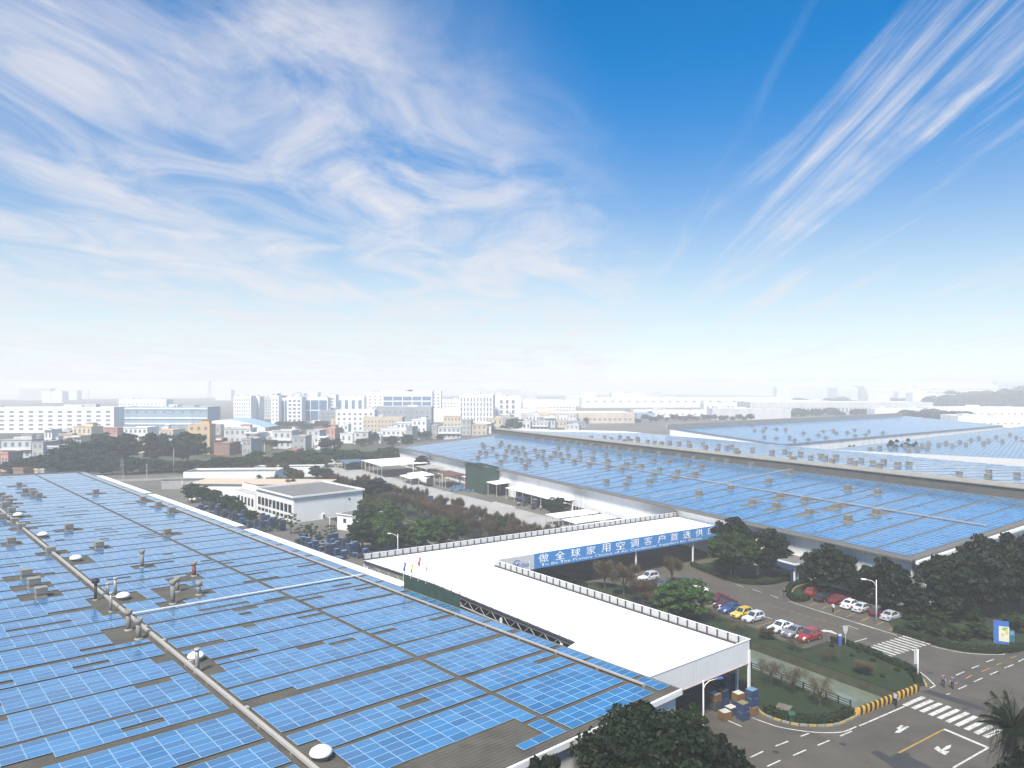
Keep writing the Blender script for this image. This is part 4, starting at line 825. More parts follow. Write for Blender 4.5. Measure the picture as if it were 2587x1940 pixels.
def car(kind, p, m, heading, base, label, group):
    if kind not in _cm: _cm[kind] = car_meshes(kind)
    d = _cm[kind]; o = thing('parked_car', label, 'car', (base.x, base.y, .014), R(90 - heading), group); k = (kind, p)
    key = 'mesh_' + kind + p
    if key not in _cm:
        hw, h2_, hd_ = d['hw'], d['h2'], d['hood']
        fb = MB().box(h2_ - .1, h2_ + .06, -hw * .8, hw * .8, .26, .46); rb = MB().box(-h2_ - .06, -h2_ + .1, -hw * .84, hw * .84, .28, .52)
        ds = MB()
        for sx in (h2_ * .08, -h2_ * .32): ds.box(sx, sx + .18, hw + .001, hw + .02, hd_ - .3, hd_ - .26); ds.box(sx, sx + .18, -hw - .02, -hw - .001, hd_ - .3, hd_ - .26)
        _cm[key] = (d['body'].mesh('body', m), d['cabin'].mesh('roof', m), fb.mesh('bumper', m), rb.mesh('bumper', m), ds.mesh('door_handles', RIM))
    for nm, me in zip(('body', 'roof', 'bumper', 'bumper', 'door_handles'), _cm[key]): link(nm, me, o)
    if 'common' + kind not in _cm:
        hw, h2_, hd_ = d['hw'], d['h2'], d['hood']
        hl = MB().hexa([(h2_ - .30, -.19, .58), (h2_ + .0, -.17, .52), (h2_ - .02, .13, .52), (h2_ - .34, .16, .58), (h2_ - .46, -.17, hd_ - .10), (h2_ - .06, -.15, .69), (h2_ - .1, .11, .70), (h2_ - .5, .14, hd_ - .10)]).mesh('headlight', LAMPW)
        tl = MB().box(-h2_ - .015, -h2_ + .16, -.16, .12, hd_ - .26, hd_ - .02).mesh('tail_light', LAMPR)
        mi_ = MB().box(-.08, .08, -.1, .1, 0, .14).mesh('wing_mirror', RUBBER); pl = MB().box(-.02, .02, -.22, .22, 0, .13).mesh('number_plate', PLATE)
        gr = MB().box(h2_ - .05, h2_ + .02, -hw * .45, hw * .45, .48, .60).mesh('grille', RUBBER); ar = MB().lathe([(d['r'] * 1.16, 0), (d['r'] * 1.16, .012)], 16).mesh('wheel_arch', RUBBER)
        _cm['common' + kind] = (hl, tl, mi_, pl, gr, ar)
    hl, tl, mi_, pl, gr, ar = _cm['common' + kind]
    for nm, me in d['panes']: link(nm, me, o)
    for s in (-1, 1):
        link('headlight', hl, o, (0, s * d['hw'] * .68, 0)); link('tail_light', tl, o, (0, s * d['hw'] * .72, 0)); link('wing_mirror', mi_, o, (d['h2'] * .32, s * (d['hw'] + .06), d['hood'] - .02))
        for x in d['wx']:
            a = link('wheel_arch', ar, o, (x, s * (d['hw'] * 1.0 + .004), d['r'])); a.rotation_euler = (R(-90 * s), 0, 0)
            t = link('tyre', d['tyre'], o, (x, s * (d['hw'] - .07), d['r'])); link('rim', d['rim'], t)
    link('number_plate', pl, o, (d['h2'] + .07, 0, .34)); link('number_plate', pl, o, (-d['h2'] - .07, 0, .55)); link('grille', gr, o)
    return o
LH, RH = -122.3, 57.7
LG, RG = 'cars parked along the canal strip', 'cars parked along the garden'
for kind, pn, c, f, x, y, lb in (('sedan', 'maroon', (.085, .012, .016), A1, 275, 700, 'dark maroon car parked left of the blue car'), ('sedan', 'crimson', (.18, .015, .02), A1, 165, 640, 'crimson car half hidden behind the green tree by the canal'),
        ('sedan', 'blue', (.03, .075, .22), A1, 345, 765, 'blue sedan parked beside the yellow car'), ('hatch', 'yellow', (.62, .44, .035), A1, 495, 830, 'yellow hatchback parked along the canal strip'), ('hatch', 'silver', (.55, .56, .57), A1, 650, 885, 'silver white hatchback parked next to the yellow car'),
        ('sedan', 'white', (.78, .78, .78), A1, 1010, 1015, 'white sedan parked after the empty bay along the canal'), ('sedan', 'pewter', (.20, .19, .20), A1, 1200, 1080, 'pewter grey sedan between the white sedan and the red hatchback'), ('suv', 'red', (.30, .022, .014), A1, 1385, 1140, 'red hatchback at the end of the row by the canal'),
        ('suv', 'silver', (.55, .56, .57), A7, 730, 1085, 'silver off-roader parked below the banner'), ('sedan', 'slate', (.09, .10, .11), A7, 925, 1180, 'slate grey sedan parked beside the bare tree below the banner'), ('van', 'black', (.016, .018, .02), A7, 1150, 1190, 'black van half hidden by the bright green tree'), ('sedan', 'white', (.78, .78, .78), A7, 1370, 1270, 'white car behind the top of the bright green tree')):
    car(kind, pn, paint(pn, c), LH, G(*f(x, y)), lb, LG)
for kind, pn, c, f, x, y, lb in (('hatch', 'scarlet', (.28, .025, .014), A1, 1465, 545, 'scarlet car at the far end of the garden row beside the hedge'), ('sedan', 'black', (.016, .018, .02), A1, 1600, 612, 'black sedan between two red cars in the garden row'), ('sedan', 'ruby', (.17, .013, .014), A1, 1790, 640, 'ruby red sedan behind the person in white'),
        ('sedan', 'white', (.78, .78, .78), A1, 1960, 705, 'white sedan in the garden row'), ('sedan', 'silver', (.55, .56, .57), A1, 2115, 752, 'silver sedan next to the white one in the garden row'), ('hatch', 'wine', (.11, .012, .014), A2, 290, 808, 'wine red car behind the lamp post in the garden row'), ('sedan', 'grey_silver', (.42, .44, .46), A2, 455, 862, 'silver grey car at the near end of the garden row by the hedge')):
    car(kind, pn, paint(pn, c), RH, G(*f(x, y)), lb, RG)

# ------------------------------------------------------------------ people
def person(label, base, heading, shirt, trouser, hair, h=1.70, stride=.28, arms=(.25, -.2)):
    me = bpy.data.meshes.new('body'); s = stride
    V = [(0, 0, .96), (0, 0, 1.12), (0, 0, 1.30), (0, 0, 1.44), (.01, 0, 1.52), (.03, 0, 1.60), (.02, 0, 1.70),
         (0, .19, 1.42), (-arms[0] * .35, .25, 1.16), (arms[0] * .5, .25, .94), (arms[0] * .7, .25, .86), (0, -.19, 1.42), (-arms[1] * .35, -.25, 1.16), (arms[1] * .5, -.25, .94), (arms[1] * .7, -.25, .86),
         (0, .10, .90), (s * .55, .10, .50), (s * .75, .10, .09), (s * .75 + .17, .11, .04), (0, -.10, .90), (-s * .25, -.10, .50), (-s * .95, -.10, .10), (-s * .95 + .16, -.11, .04)]
    E_ = [(0, 1), (1, 2), (2, 3), (3, 4), (4, 5), (5, 6), (3, 7), (7, 8), (8, 9), (9, 10), (3, 11), (11, 12), (12, 13), (13, 14), (0, 15), (15, 16), (16, 17), (17, 18), (0, 19), (19, 20), (20, 21), (21, 22)]
    rad = [(.15, .11), (.135, .10), (.165, .11), (.10, .08), (.055, .055), (.085, .095), (.07, .08), (.062, .062), (.05, .05), (.038, .038), (.032, .045), (.062, .062), (.05, .05), (.038, .038), (.032, .045), (.10, .10), (.065, .065), (.045, .045), (.04, .035), (.10, .10), (.065, .065), (.045, .045), (.04, .035)]
    me.from_pydata(V, E_, []); o = bpy.data.objects.new('t', me); COL.objects.link(o); sk = o.modifiers.new('s', 'SKIN'); sk.use_smooth_shade = True; o.modifiers.new('d', 'SUBSURF').levels = 1
    for i, r in enumerate(rad): me.skin_vertices[0].data[i].radius = (r[1], r[0]) if i < 4 else r
    me.skin_vertices[0].data[0].use_root = True; bpy.context.view_layer.update()
    m2 = bpy.data.meshes.new_from_object(o.evaluated_get(bpy.context.evaluated_depsgraph_get())); bpy.data.objects.remove(o)
    g = MB(); g.v = [tuple(v.co) for v in m2.vertices]; g.f = [tuple(p.vertices) for p in m2.polygons]
    for p in m2.polygons:
        c = p.center; a = abs(c.y)
        mi = 4 if c.z < .10 else (1 if c.z < .97 and a < .205 else (2 if c.z > 1.655 or (c.z > 1.56 and c.x < -.02) else (3 if c.z > 1.475 or (a > .2 and c.z < 1.10) else 0))); g.m.append(mi)
    for sgn, ax in ((1, arms[0]), (-1, arms[1])):          # fingers and thumb
        for k in range(4): q = Vector((ax * .7 - .028 + .019 * k, sgn * .25, .84)); ln = (.055, .068, .064, .05)[k]; g.tube([q, q + Vector((.004, -sgn * .006, -ln * .6)), q + Vector((.004, -sgn * .022, -ln * 1.1))], [.010, .009, .007], 5, 3)
        q = Vector((ax * .7 + .03, sgn * .245, .89)); g.tube([q, q + Vector((.028, -sgn * .012, -.028)), q + Vector((.034, -sgn * .02, -.06))], [.012, .010, .008], 5, 3)
    g.tube([(.105, 0, 1.615), (.128, 0, 1.59)], [.012, .018], 6, 3)                        # nose
    for sgn in (-1, 1): g.lathe([(.001, -.012), (.012, 0), (.001, .012)], 6, 2, (.112, sgn * .034, 1.632)); g.lathe([(.004, -.03), (.022, 0), (.004, .03)], 6, 3, (.02, sgn * .098, 1.61))
    g.tube([(.112, -.025, 1.558), (.116, .025, 1.558)], .007, 5, 5)
    SK = mat('skin', (.45, .27, .19), .6); t = thing('person', label, 'person', (base.x, base.y, .014), R(90 - heading)); k = h / 1.70; t.scale = (k, k, k)
    g.build('body', [shirt, trouser, hair, SK, mat('shoe', (.10, .09, .085), .7), mat('lips', (.3, .11, .09), .6)], t, True); return t
HAIR = mat('black_hair', (.012, .011, .010), .7); NAVY = mat('navy_cloth', (.022, .028, .06), .9); BLK = mat('black_cloth', (.014, .014, .016), .9); PURP = mat('plum_striped_shirt', (.14, .10, .16), .9, .35, 14); VIO = mat('violet_blue_shirt', (.10, .10, .19), .9, .3, 12); TEAL = mat('grey_teal_shirt', (.14, .2, .22), .9); WSH = mat('white_shirt', (.6, .6, .58), .9); REDC = mat('red_cap', (.3, .03, .03), .8); GTR = mat('grey_trousers', (.11, .115, .12), .9)
person('person in plum shirt and black cap walking beside another on the road', G(2383, 1736), 25, PURP, NAVY, HAIR); person('person in violet blue shirt walking nearest the zebra lines', G(2406, 1741), 30, VIO, NAVY, HAIR, 1.68, .3, (-.2, .25))
p_ = person('person with backpack walking past the striped barrier', G(2263, 1786), 40, TEAL, BLK, HAIR, 1.72, .34); MB().box(-.24, -.10, -.15, .15, 1.08, 1.45).build('backpack', mat('pale_backpack', (.35, .40, .42), .9), p_)
person('person in red cap and black top crossing the parking road', G(1981, 1511), -140, BLK, GTR, REDC); person('person in white shirt standing behind the ruby red car', G(2105, 1549), 60, WSH, BLK, HAIR, 1.7, .12)
person('small figure in white shirt beside the dark crates far behind', G(1366, 1290), 10, WSH, BLK, HAIR, 1.7, .2)

# ------------------------------------------------------------------ crates
def crate_mesh(c, top, nm, w=1.15, d=1.0, h=.95):
    g = MB().box(-w / 2 + .03, w / 2 - .03, -d / 2 + .03, d / 2 - .03, .1, h - .02)
    for sx in (-1, 1):
        for sy in (-1, 1): g.box(sx * (w / 2 - .05) - .05, sx * (w / 2 - .05) + .05, sy * (d / 2 - .05) - .05, sy * (d / 2 - .05) + .05, 0, h)
    for z in (.1, .38, .66): g.box(-w / 2, w / 2, -d / 2, -d / 2 + .03, z, z + .1); g.box(-w / 2, w / 2, d / 2 - .03, d / 2, z, z + .1)
    g.box(-w / 2 + .04, w / 2 - .04, -d / 2 + .04, d / 2 - .04, h - .02, h + .01, 1); return g.mesh(nm, [c, top])
CBL = mat('crate_blue', (.028, .050, .115), .7, .25, 1.2); CBT = mat('crate_lid_blue', (.12, .21, .30), .7, .3, .9); CBR = mat('cardboard', (.19, .105, .04), .85, .15, 1.5); CTW = mat('pale_lid', (.48, .46, .42), .8, .15, 2); CDK = mat('crate_slate', (.05, .06, .075), .8, .3, 1); CTG = mat('lid_tan', (.2, .17, .09), .85, .2, 2)
CR1 = crate_mesh(CBL, CBT, 'crate'); CR2 = crate_mesh(CBL, CTG, 'crate'); CR3 = crate_mesh(CBR, CTW, 'crate'); CR4 = crate_mesh(CDK, CTW, 'crate'); CR5 = crate_mesh(CDK, CDK, 'crate')
near = [(A3, 480, 1010, 30, [CR3], ['brown cardboard crate with pale lid, nearest the road edge']), (A3, 560, 950, 30, [CR4], ['dark crate with white papers on top behind the brown crate']), (A3, 720, 1010, 32, [CR1, CR2], ['lower dark blue crate of the pair beside the lawn kerb', 'upper dark blue crate with papers on its tan lid']),
        (A3, 840, 940, 32, [CR3, CR1, CR1], ['brown crate at the foot of the plastic wrapped stack', 'middle blue crate of the plastic wrapped stack', 'top blue crate of the wrapped stack with white film']), (A3, 660, 870, 32, [CR1, CR3], ['lower crate behind the blue pair', 'cardboard crate on top behind the blue pair']),
        (A3, 350, 880, 32, [CR5, CR3], ['dark crate under the orange box beneath the canopy', 'orange brown box beneath the canopy']), (A3, 450, 830, 32, [CR1, CR2], ['blue crate behind the orange box, lower one', 'blue crate behind the orange box, upper one']),
        (A3, 480, 740, 32, [CR1, CR1, CR2], ['bottom crate of the tall blue stack under the canopy', 'middle crate of the tall blue stack under the canopy', 'top crate with tan lid on the tall blue stack']), (A3, 560, 700, 32, [CR1, CR1, CR2], ['bottom crate of the stack next to the tall blue one', 'middle crate of the stack next to the tall blue one', 'top crate of the stack next to the tall blue one'])]
for f, x, y, a, L_, lb in near:
    p = G(*f(x, y))
    for i, (me, l_) in enumerate(zip(L_, lb)): tag(link('crate', me, None, (p.x, p.y, .014 + i * .97), R(a + random.uniform(-6, 6))), l_, 'crate', 'crates under the canopy')
def crate_field(pts, label, group, kinds, hmax, rz):
    for k, p in enumerate(sorted(pts, key=lambda q: q.x / q.y)):
        n = random.randint(1, hmax)
        for i in range(n):
            pos = 'only' if n == 1 else ('lowest' if i == 0 else ('topmost' if i == n - 1 else 'middle'))
            tag(link('crate', random.choice(kinds), None, (p.x, p.y, .005 + i * .97), rz + R(random.uniform(-7, 7))), pos + ' crate of the ' + ordinal(k) + ' stack from the left ' + label, 'crate', group)
def along(x0, x1, y0, y1, sx, sy, keep):
    out = []; x = x0
    while x <= x1:
        y = y0
        while y <= y1:
            if random.random() < keep: q = B1 @ Vector((x + random.uniform(-.2, .2), y + random.uniform(-.2, .2), 0)); out.append(Vector((q.x, q.y, 0)))
            y += sy
        x += sx
    return out
crate_field(along(32.5, 41, 88, 108, 1.5, 1.4, .6), 'between the near hall and the canopy', 'crates beside the canopy end', (CR1, CR1, CR1, CR5, CR2), 3, R(42.8))
crate_field(along(33.5, 39, 128, 178, 1.6, 1.5, .42), 'before the white workshop', 'crates in front of the white workshop', (CR1, CR1, CR5, CR5), 3, R(42.8))
crate_field([CN(random.uniform(82, 215), random.uniform(19.5, 24.5)) for i in range(85)], 'behind the brown trees', 'crates behind the brown trees', (CR4, CR5, CR5, CR1), 2, R(34))
crate_field([G(1310, 1278), G(1325, 1278), G(1335, 1272), G(1352, 1284), G(1358, 1278), G(1346, 1287)], 'by the hall awning', 'crates on the yard by the awning', (CR4, CR5), 3, R(30))
# ------------------------------------------------------------------ trees
def crown(kind, seed, nclump, nleaf, size):
    random.seed(seed); g = MB(); R0, H0 = 4.0, 8.0; zc, zr = {'round': (4.7, 3.3), 'tall': (4.2, 3.8), 'bush': (3.9, 4.0), 'loose': (5.2, 2.8), 'vase': (5.0, 3.0), 'far': (4.6, 3.5)}[kind]
    cl_ = []
    for i in range(nclump):
        d = rdir(); rr = random.random() ** .42 * (.86 if kind != 'loose' else .95)
        c = Vector((d.x * R0 * rr, d.y * R0 * rr, zc + d.z * zr * rr)); cr = R0 * random.uniform(.15, .30) * (1.1 - .35 * rr)
        if kind == 'vase': c.z += .25 * (abs(c.x) + abs(c.y)); c.z = min(c.z, 7.6)
        cl_.append((c, cr))
    for c, cr in cl_:
        for k in range(int(nleaf / nclump)):
            n = rdir(); n.z = abs(n.z) * .6 + n.z * .4 + .15; n.normalize(); p = c + Vector((n.x, n.y, n.z * .8)) * cr * random.uniform(.55, 1.12)
            leaf(g, p, size * random.uniform(.55, 1.25), (n + rdir() * .75).normalized(), random.uniform(.45, .75))
    g.v = [(x / R0, y / R0, z / H0) for x, y, z in g.v]; return g, cl_
def trunk(cl_, seed, z0=.62, nl=7):
    random.seed(seed); g = MB(); R0, H0 = 4.0, 8.0; top = Vector((random.uniform(-.3, .3), random.uniform(-.3, .3), 4.6))
    g.tube([(0, 0, -.2), (.05, .03, 1.2), (top.x * .5, top.y * .5, 2.8), top], [.30, .22, .17, .09], 7)
    for c, cr in random.sample(cl_, min(nl, len(cl_))):
        s = Vector((top.x * .5, top.y * .5, random.uniform(2.0, 3.6))); m_ = (s + c) / 2 + Vector((0, 0, .25)); g.tube([s, m_, c], [.10, .07, .03], 5)
    g.v = [(x / R0, y / R0, z / H0) for x, y, z in g.v]; return g
TP = {}
def proto(key, kind, m, nclump, nleaf, size, n=3, bark=BARK, nl=7):
    TP[key] = []
    for i in range(n):
        c, cl_ = crown(kind, hash_(key) + i * 17, nclump, nleaf, size); TP[key].append((c.mesh('crown', m), trunk(cl_, hash_(key) + i, nl=nl).mesh('trunk', bark)))
def hash_(s): return sum(ord(ch) * (i + 3) for i, ch in enumerate(s))
proto('dark', 'tall', LEAF_D, 120, 12000, .27, 3); proto('darkhero', 'round', LEAF_D, 230, 46000, .155, 2); proto('mid', 'round', LEAF_M, 100, 9500, .27, 3); proto('midhero', 'round', LEAF_M, 180, 18000, .22, 1)
proto('bright', 'bush', LEAF_B, 100, 9500, .25, 3); proto('yellow', 'loose', LEAF_Y, 70, 6000, .26, 2); proto('small', 'loose', LEAF_M, 26, 1500, .2, 2, nl=12); proto('shrub', 'bush', LEAF_M, 40, 3500, .34, 3); LEAF_F = leafmat('leaf_far', (.010, .026, .008), (.032, .058, .018), .3); proto('far', 'far', LEAF_F, 80, 4500, .42, 3); proto('farmid', 'far', LEAF_M, 80, 4500, .42, 3)
def twiggy(key, m, n, nb, sz, droop=0.0):
    TP[key] = []
    for i in range(n):
        random.seed(hash_(key) + i); g = MB(); t = MB(); R0, H0 = 4.0, 8.0; top = Vector((0, 0, 3.0)); t.tube([(0, 0, -.2), (.06, 0, 1.5), top], [.22, .17, .13], 6); ends = []
        for k in range(9):
            a = 2 * math.pi * k / 9 + random.uniform(-.3, .3); rr = random.uniform(1.2, 3.3); e = Vector((math.cos(a) * rr, math.sin(a) * rr, random.uniform(5.0, 7.4))); m_ = top.lerp(e, .5) + Vector((0, 0, .35)); t.tube([top + Vector((0, 0, -random.uniform(0, 1))), m_, e], [.09, .055, .02], 5); ends.append((m_, e))
        for k in range(nb):
            a, b = random.choice(ends); p = a.lerp(b, random.uniform(.2, 1.1)) + rdir() * random.uniform(.1, 1.1); d = (Vector((p.x, p.y, 0)).normalized() * .5 + Vector((0, 0, 1 - 2 * droop)) + rdir() * .8).normalized(); ln = sz * random.uniform(.5, 1.5) * (1 + droop * 1.8); w = d.cross(rdir()).normalized() * (.03 if droop else .045)
            g.add([p - w, p + w, p + d * ln + w * .4, p + d * ln - w * .4], [(0, 1, 2, 3)])
            if random.random() < .55: leaf(g, p + d * ln * random.random(), .10, None, .6)
        for me in (g, t): me.v = [(x / R0, y / R0, z / H0) for x, y, z in me.v]
        TP[key].append((g.mesh('twigs', m), t.mesh('trunk', BARK)))
twiggy('brown', TWIG_R, 3, 4600, .7); twiggy('olive', TWIG_B, 3, 4600, .7); twiggy('willow', TWIG_B, 3, 420, .8, .95)
random.seed(5); _tn = [0]
def tree(key, base, h, r, label, group=None, name='tree', cat='tree'):
    v_ = TP[key][_tn[0] % len(TP[key])]; _tn[0] += 1
    o = thing(name, label, cat, (base.x, base.y, max(0, base.z)), random.uniform(0, 6.28), group); o.scale = (r, r * random.uniform(.93, 1.07), h)
    link(v_[0].name.split('.')[0], v_[0], o); link('trunk', v_[1], o); return o
def T(key, x, yb, hp, wp, label, group=None, name='tree', cat='tree'):
    b = G(x, yb); k = b.y / F; return tree(key, b, hp * k, wp * k / 2, label, group, name, cat)
tree('darkhero', Vector((10.8, 57.0, 0)), 12.4, 6.3, 'large dark tree in the foreground in front of the near gable'); tree('dark', Vector((17.2, 60.5, 0)), 8.6, 3.6, 'lower dark tree at the right flank of the large foreground tree')
tree('mid', Vector((17.6, 70.6, 0)), 6.6, 2.3, 'narrow green tree between the hall corner and the street lamp'); tree('dark', Vector((2.6, 55.6, 0)), 9.7, 2.4, 'tree top poking up below the near gable edge')
# dark trees of the garden
for x, yb, hp, wp, lb in ((2090, 1500, 128, 145, 'dark leafy tree left of the hall corner above the red cars'), (2238, 1552, 150, 140, 'dark leafy tree in front of the hall corner'), (2392, 1568, 165, 165, 'broad dark tree right of the hall corner'), (2484, 1556, 206, 170, 'tall dark tree along the right gable'), (2572, 1548, 212, 175, 'tallest dark tree at the right edge of the picture'), (1850, 1442, 138, 116, 'dark tree behind the round tree at the hall wall'), (1945, 1457, 124, 116, 'dark tree beside the entrance porch'), (2165, 1515, 78, 84, 'lower dark tree filling the gap left of the hall corner'), (2315, 1565, 90, 90, 'lower dark tree directly before the hall corner'), (2440, 1550, 130, 120, 'dark tree between the broad one and the tall one'), (2530, 1545, 150, 120, 'dark tree filling the gap at the right gable')):
    T('dark', x, yb, hp, wp, lb)
T('midhero', 1851, 1463, 122, 142, 'rounded leafy tree on the kerbed island beside the banner end')
tree('bright', CN(35.5, 3.0), 6.9, 5.1, 'bright green bushy tree beside the canal hiding parked cars')
for x, yb, hp, wp, lb in ((2318, 1592, 46, 64, 'spreading dark shrub behind the silver grey car'), (2362, 1608, 44, 48, 'green shrub behind the hedge near the zebra crossing'), (2420, 1618, 40, 60, 'dark fern-like shrub behind the garden hedge'), (2470, 1612, 46, 66, 'yellowish green shrub left of the map totem'), (2560, 1600, 60, 60, 'bushy shrub behind the map totem'), (2380, 1580, 50, 60, 'dark shrub under the garden trees'), (2460, 1570, 44, 70, 'low shrub deep in the garden'), (2300, 1565, 40, 60, 'dark shrub at the end of the garden car row')):
    T('shrub', x, yb, hp, wp, lb, None, 'shrub', 'shrub')
for i, (x, y) in enumerate(((1690, 1240), (1960, 1370), (2050, 1320))): T('shrub', *A1(x, y), 12, 16, ('round clipped shrub beside the blue pillar sign', 'round shrub in the planted strip by the zebra crossing', 'little shrub on the planted strip slope')[i], None, 'shrub', 'shrub')
for i, (x, y) in enumerate(((200, 250), (520, 380), (330, 460), (700, 420))): T('shrub', *A4(x, y), 11, 18, ('round shrub upper left in the planted strip corner', 'round shrub nearest the white hanging board', 'low shrub near the canal slope of the strip', 'small shrub at the tip of the planted strip')[i], None, 'shrub', 'shrub')
for f, x, y, lb in ((A3, 1095, 590, 'weeping bare willow on the lawn, farthest of three'), (A3, 1405, 690, 'weeping bare willow in the middle of the lawn fence'), (A3, 1745, 850, 'weeping bare willow nearest the striped barrier')): tree('willow', G(*f(x, y)), 4.0, 1.9, lb)
count_out([tree('willow' if i % 3 else 'olive', CN(6 + i * 5.0, 5.0 + (i % 2) * .8), 1.8 + (i % 3) * .3, 1.6, '-', 'willows on the right canal bank') for i in range(6)], lambda o: o.location.y, 'low willow thicket hanging over the right canal bank, # from the striped barrier')
T('olive', 1697, 1476, 72, 62, 'bare spreading tree between the parked cars below the banner')
for x, yb, hp, wp, lb in ((1576, 1506, 76, 90, 'brown shrubby tree at the left of the silver off-roader'), (1528, 1490, 74, 80, 'brown tree under the banner start'), (1625, 1528, 60, 80, 'reddish brown bush beside the canopy parapet'), (1500, 1465, 80, 70, 'tall brown tree close under the banner'), (1655, 1545, 46, 70, 'low brown bush between canopy and canal')): T('brown' if x % 2 else 'olive', x, yb, hp, wp, lb)
for i, (x, yb) in enumerate(((1470, 1490), (1440, 1478), (1560, 1530), (1600, 1545))): T('shrub', x, yb, 24, 40, 'green shrub on the canal slope below the banner, ' + ('second', 'first', 'third', 'fourth')[i] + ' from the left', 'shrubs below the banner', 'shrub', 'shrub')
# brown rows along the canal
def _row1(i):
    c = 80 + i * 4.6; return tree('brown' if i % 4 else 'olive', CN(c + random.uniform(-1, 1), 5.8 + random.uniform(-.8, .8)), random.uniform(5.2, 6.6), random.uniform(2.3, 3.0), '-', 'brown trees left row')
count_out([_row1(i) for i in range(30)], lambda o: o.location.y, 'reddish brown twiggy tree in the left row along the canal, # from the canopy')
def _row2(i):
    c = 81 + i * 5.4; return tree('brown' if i % 3 == 0 else 'olive', CN(c + random.uniform(-1.4, 1.4), 16.0 + random.uniform(-1.3, 1.3)), random.uniform(4.6, 6.0), random.uniform(2.2, 3.0), '-', 'brown trees right row')
count_out([_row2(i) for i in range(24)], lambda o: o.location.y, 'olive brown twiggy tree in the right row along the yard, # from the canopy')
count_out([tree('olive' if i % 3 else 'farmid', CN(random.uniform(190, 300), random.uniform(-14, 14)), random.uniform(4.5, 6.5), random.uniform(2.8, 4.2), '-', 'thicket at the far canal') for i in range(20)], lambda o: o.location.y, 'olive tree in the thicket at the far canal, # counting into the distance')
for x, yb, hp, wp, ky, lb in ((915, 1392, 84, 90, 'mid', 'leafy tree behind the blue crates beside the lodge'), (962, 1388, 92, 90, 'bright', 'bright leafy tree left of the lamp behind the canopy'), (1012, 1395, 78, 90, 'mid', 'leafy tree directly behind the canopy lamp'), (1062, 1392, 86, 95, 'bright', 'bright green tree right of the canopy lamp'), (1112, 1386, 84, 90, 'bright', 'bright green tree farther along the canopy parapet'), (1152, 1378, 74, 70, 'mid', 'leafy tree at the right end of the green clump'), (985, 1350, 88, 80, 'bright', 'bright tree at the back of the green clump'), (925, 1352, 80, 76, 'mid', 'tree overhanging the flat roof of the lodge'), (1255, 1356, 46, 60, 'mid', 'small green tree at the parapet among brown trees'), (948, 1278, 72, 92, 'dark', 'dark dense tree behind the corner of the white workshop'), (905, 1264, 52, 70, 'dark', 'dark tree behind the flat roof of the workshop'), (950, 1322, 74, 84, 'yellow', 'yellow green tree behind the lodge'), (1407, 1302, 48, 70, 'dark', 'round dark tree under the long awning of the hall'), (1065, 1198, 48, 42, 'dark', 'dark tree in front of the white open shed')):
    T(ky, x, yb, hp, wp, lb)
count_out([T('small', x, yb, hp, 44, '-', 'young trees by the workshop') for x, yb, hp in ((735, 1350, 52), (767, 1372, 48), (786, 1378, 56), (702, 1342, 40), (838, 1372, 46), (812, 1376, 36))], lambda o: o.location.x / o.location.y, 'thin young tree in front of the white workshop, # from the left')
count_out([T('mid', x, yb, hp, wp, '-', 'trees beside the workshop') for x, yb, hp, wp in ((485, 1270, 52, 60), (512, 1276, 50, 50), (540, 1284, 48, 50), (575, 1300, 52, 56), (600, 1310, 46, 46), (636, 1322, 34, 40))], lambda o: o.location.x / o.location.y, 'leafy tree in the row between the crates and the workshop, # from the left')
# palm-like tree at the lower right corner
pm = thing('palm', 'dark spiky palm in the lower right corner', 'palm', (42.0, 59.5, 0)); random.seed(3)
MB().tube([(0, 0, -.2), (.2, .1, 4.6), (.1, .2, 9.4)], [.3, .22, .18], 8).build('trunk', BARK, pm)
for k in range(34):
    a = random.uniform(0, 6.28); up = random.uniform(.1, 1.9); ln = random.uniform(2.0, 3.6); d = Vector((math.cos(a), math.sin(a), 0)); g = MB(); P = []
    for j in range(9): t = j / 8; P.append(Vector((.1, .2, 9.4)) + d * (ln * t * (1 - .25 * up)) + Vector((0, 0, ln * (up * t * .7 - .35 * t * t))))
    g.tube(P, [.05 - .004 * j for j in range(9)], 4)
    for j in range(1, 9):
        sd_ = d.cross(Vector((0, 0, 1)))
        for s in (-1, 1):
            for q in range(3): p = P[j - 1].lerp(P[j], q / 3); e = p + sd_ * s * (.75 * math.sin(math.pi * min(.95, j / 9 + .1))) + d * .3 - Vector((0, 0, .35)); w = d * .06; g.add([p - w, p + w, e], [(0, 1, 2)])
    g.build('frond', LEAF_D, pm)
tree('dark', Vector((42.8, 57.6, 0)), 9.2, 3.6, 'dark tree mass below the palm in the lower right corner'); tree('darkhero', Vector((39.5, 52.0, 0)), 7.8, 3.2, 'dark bush at the very bottom right corner')
tree('willow', Vector((44.5, 63, 0)), 11.2, 2.6, 'sparse twiggy tree rising behind the palm')

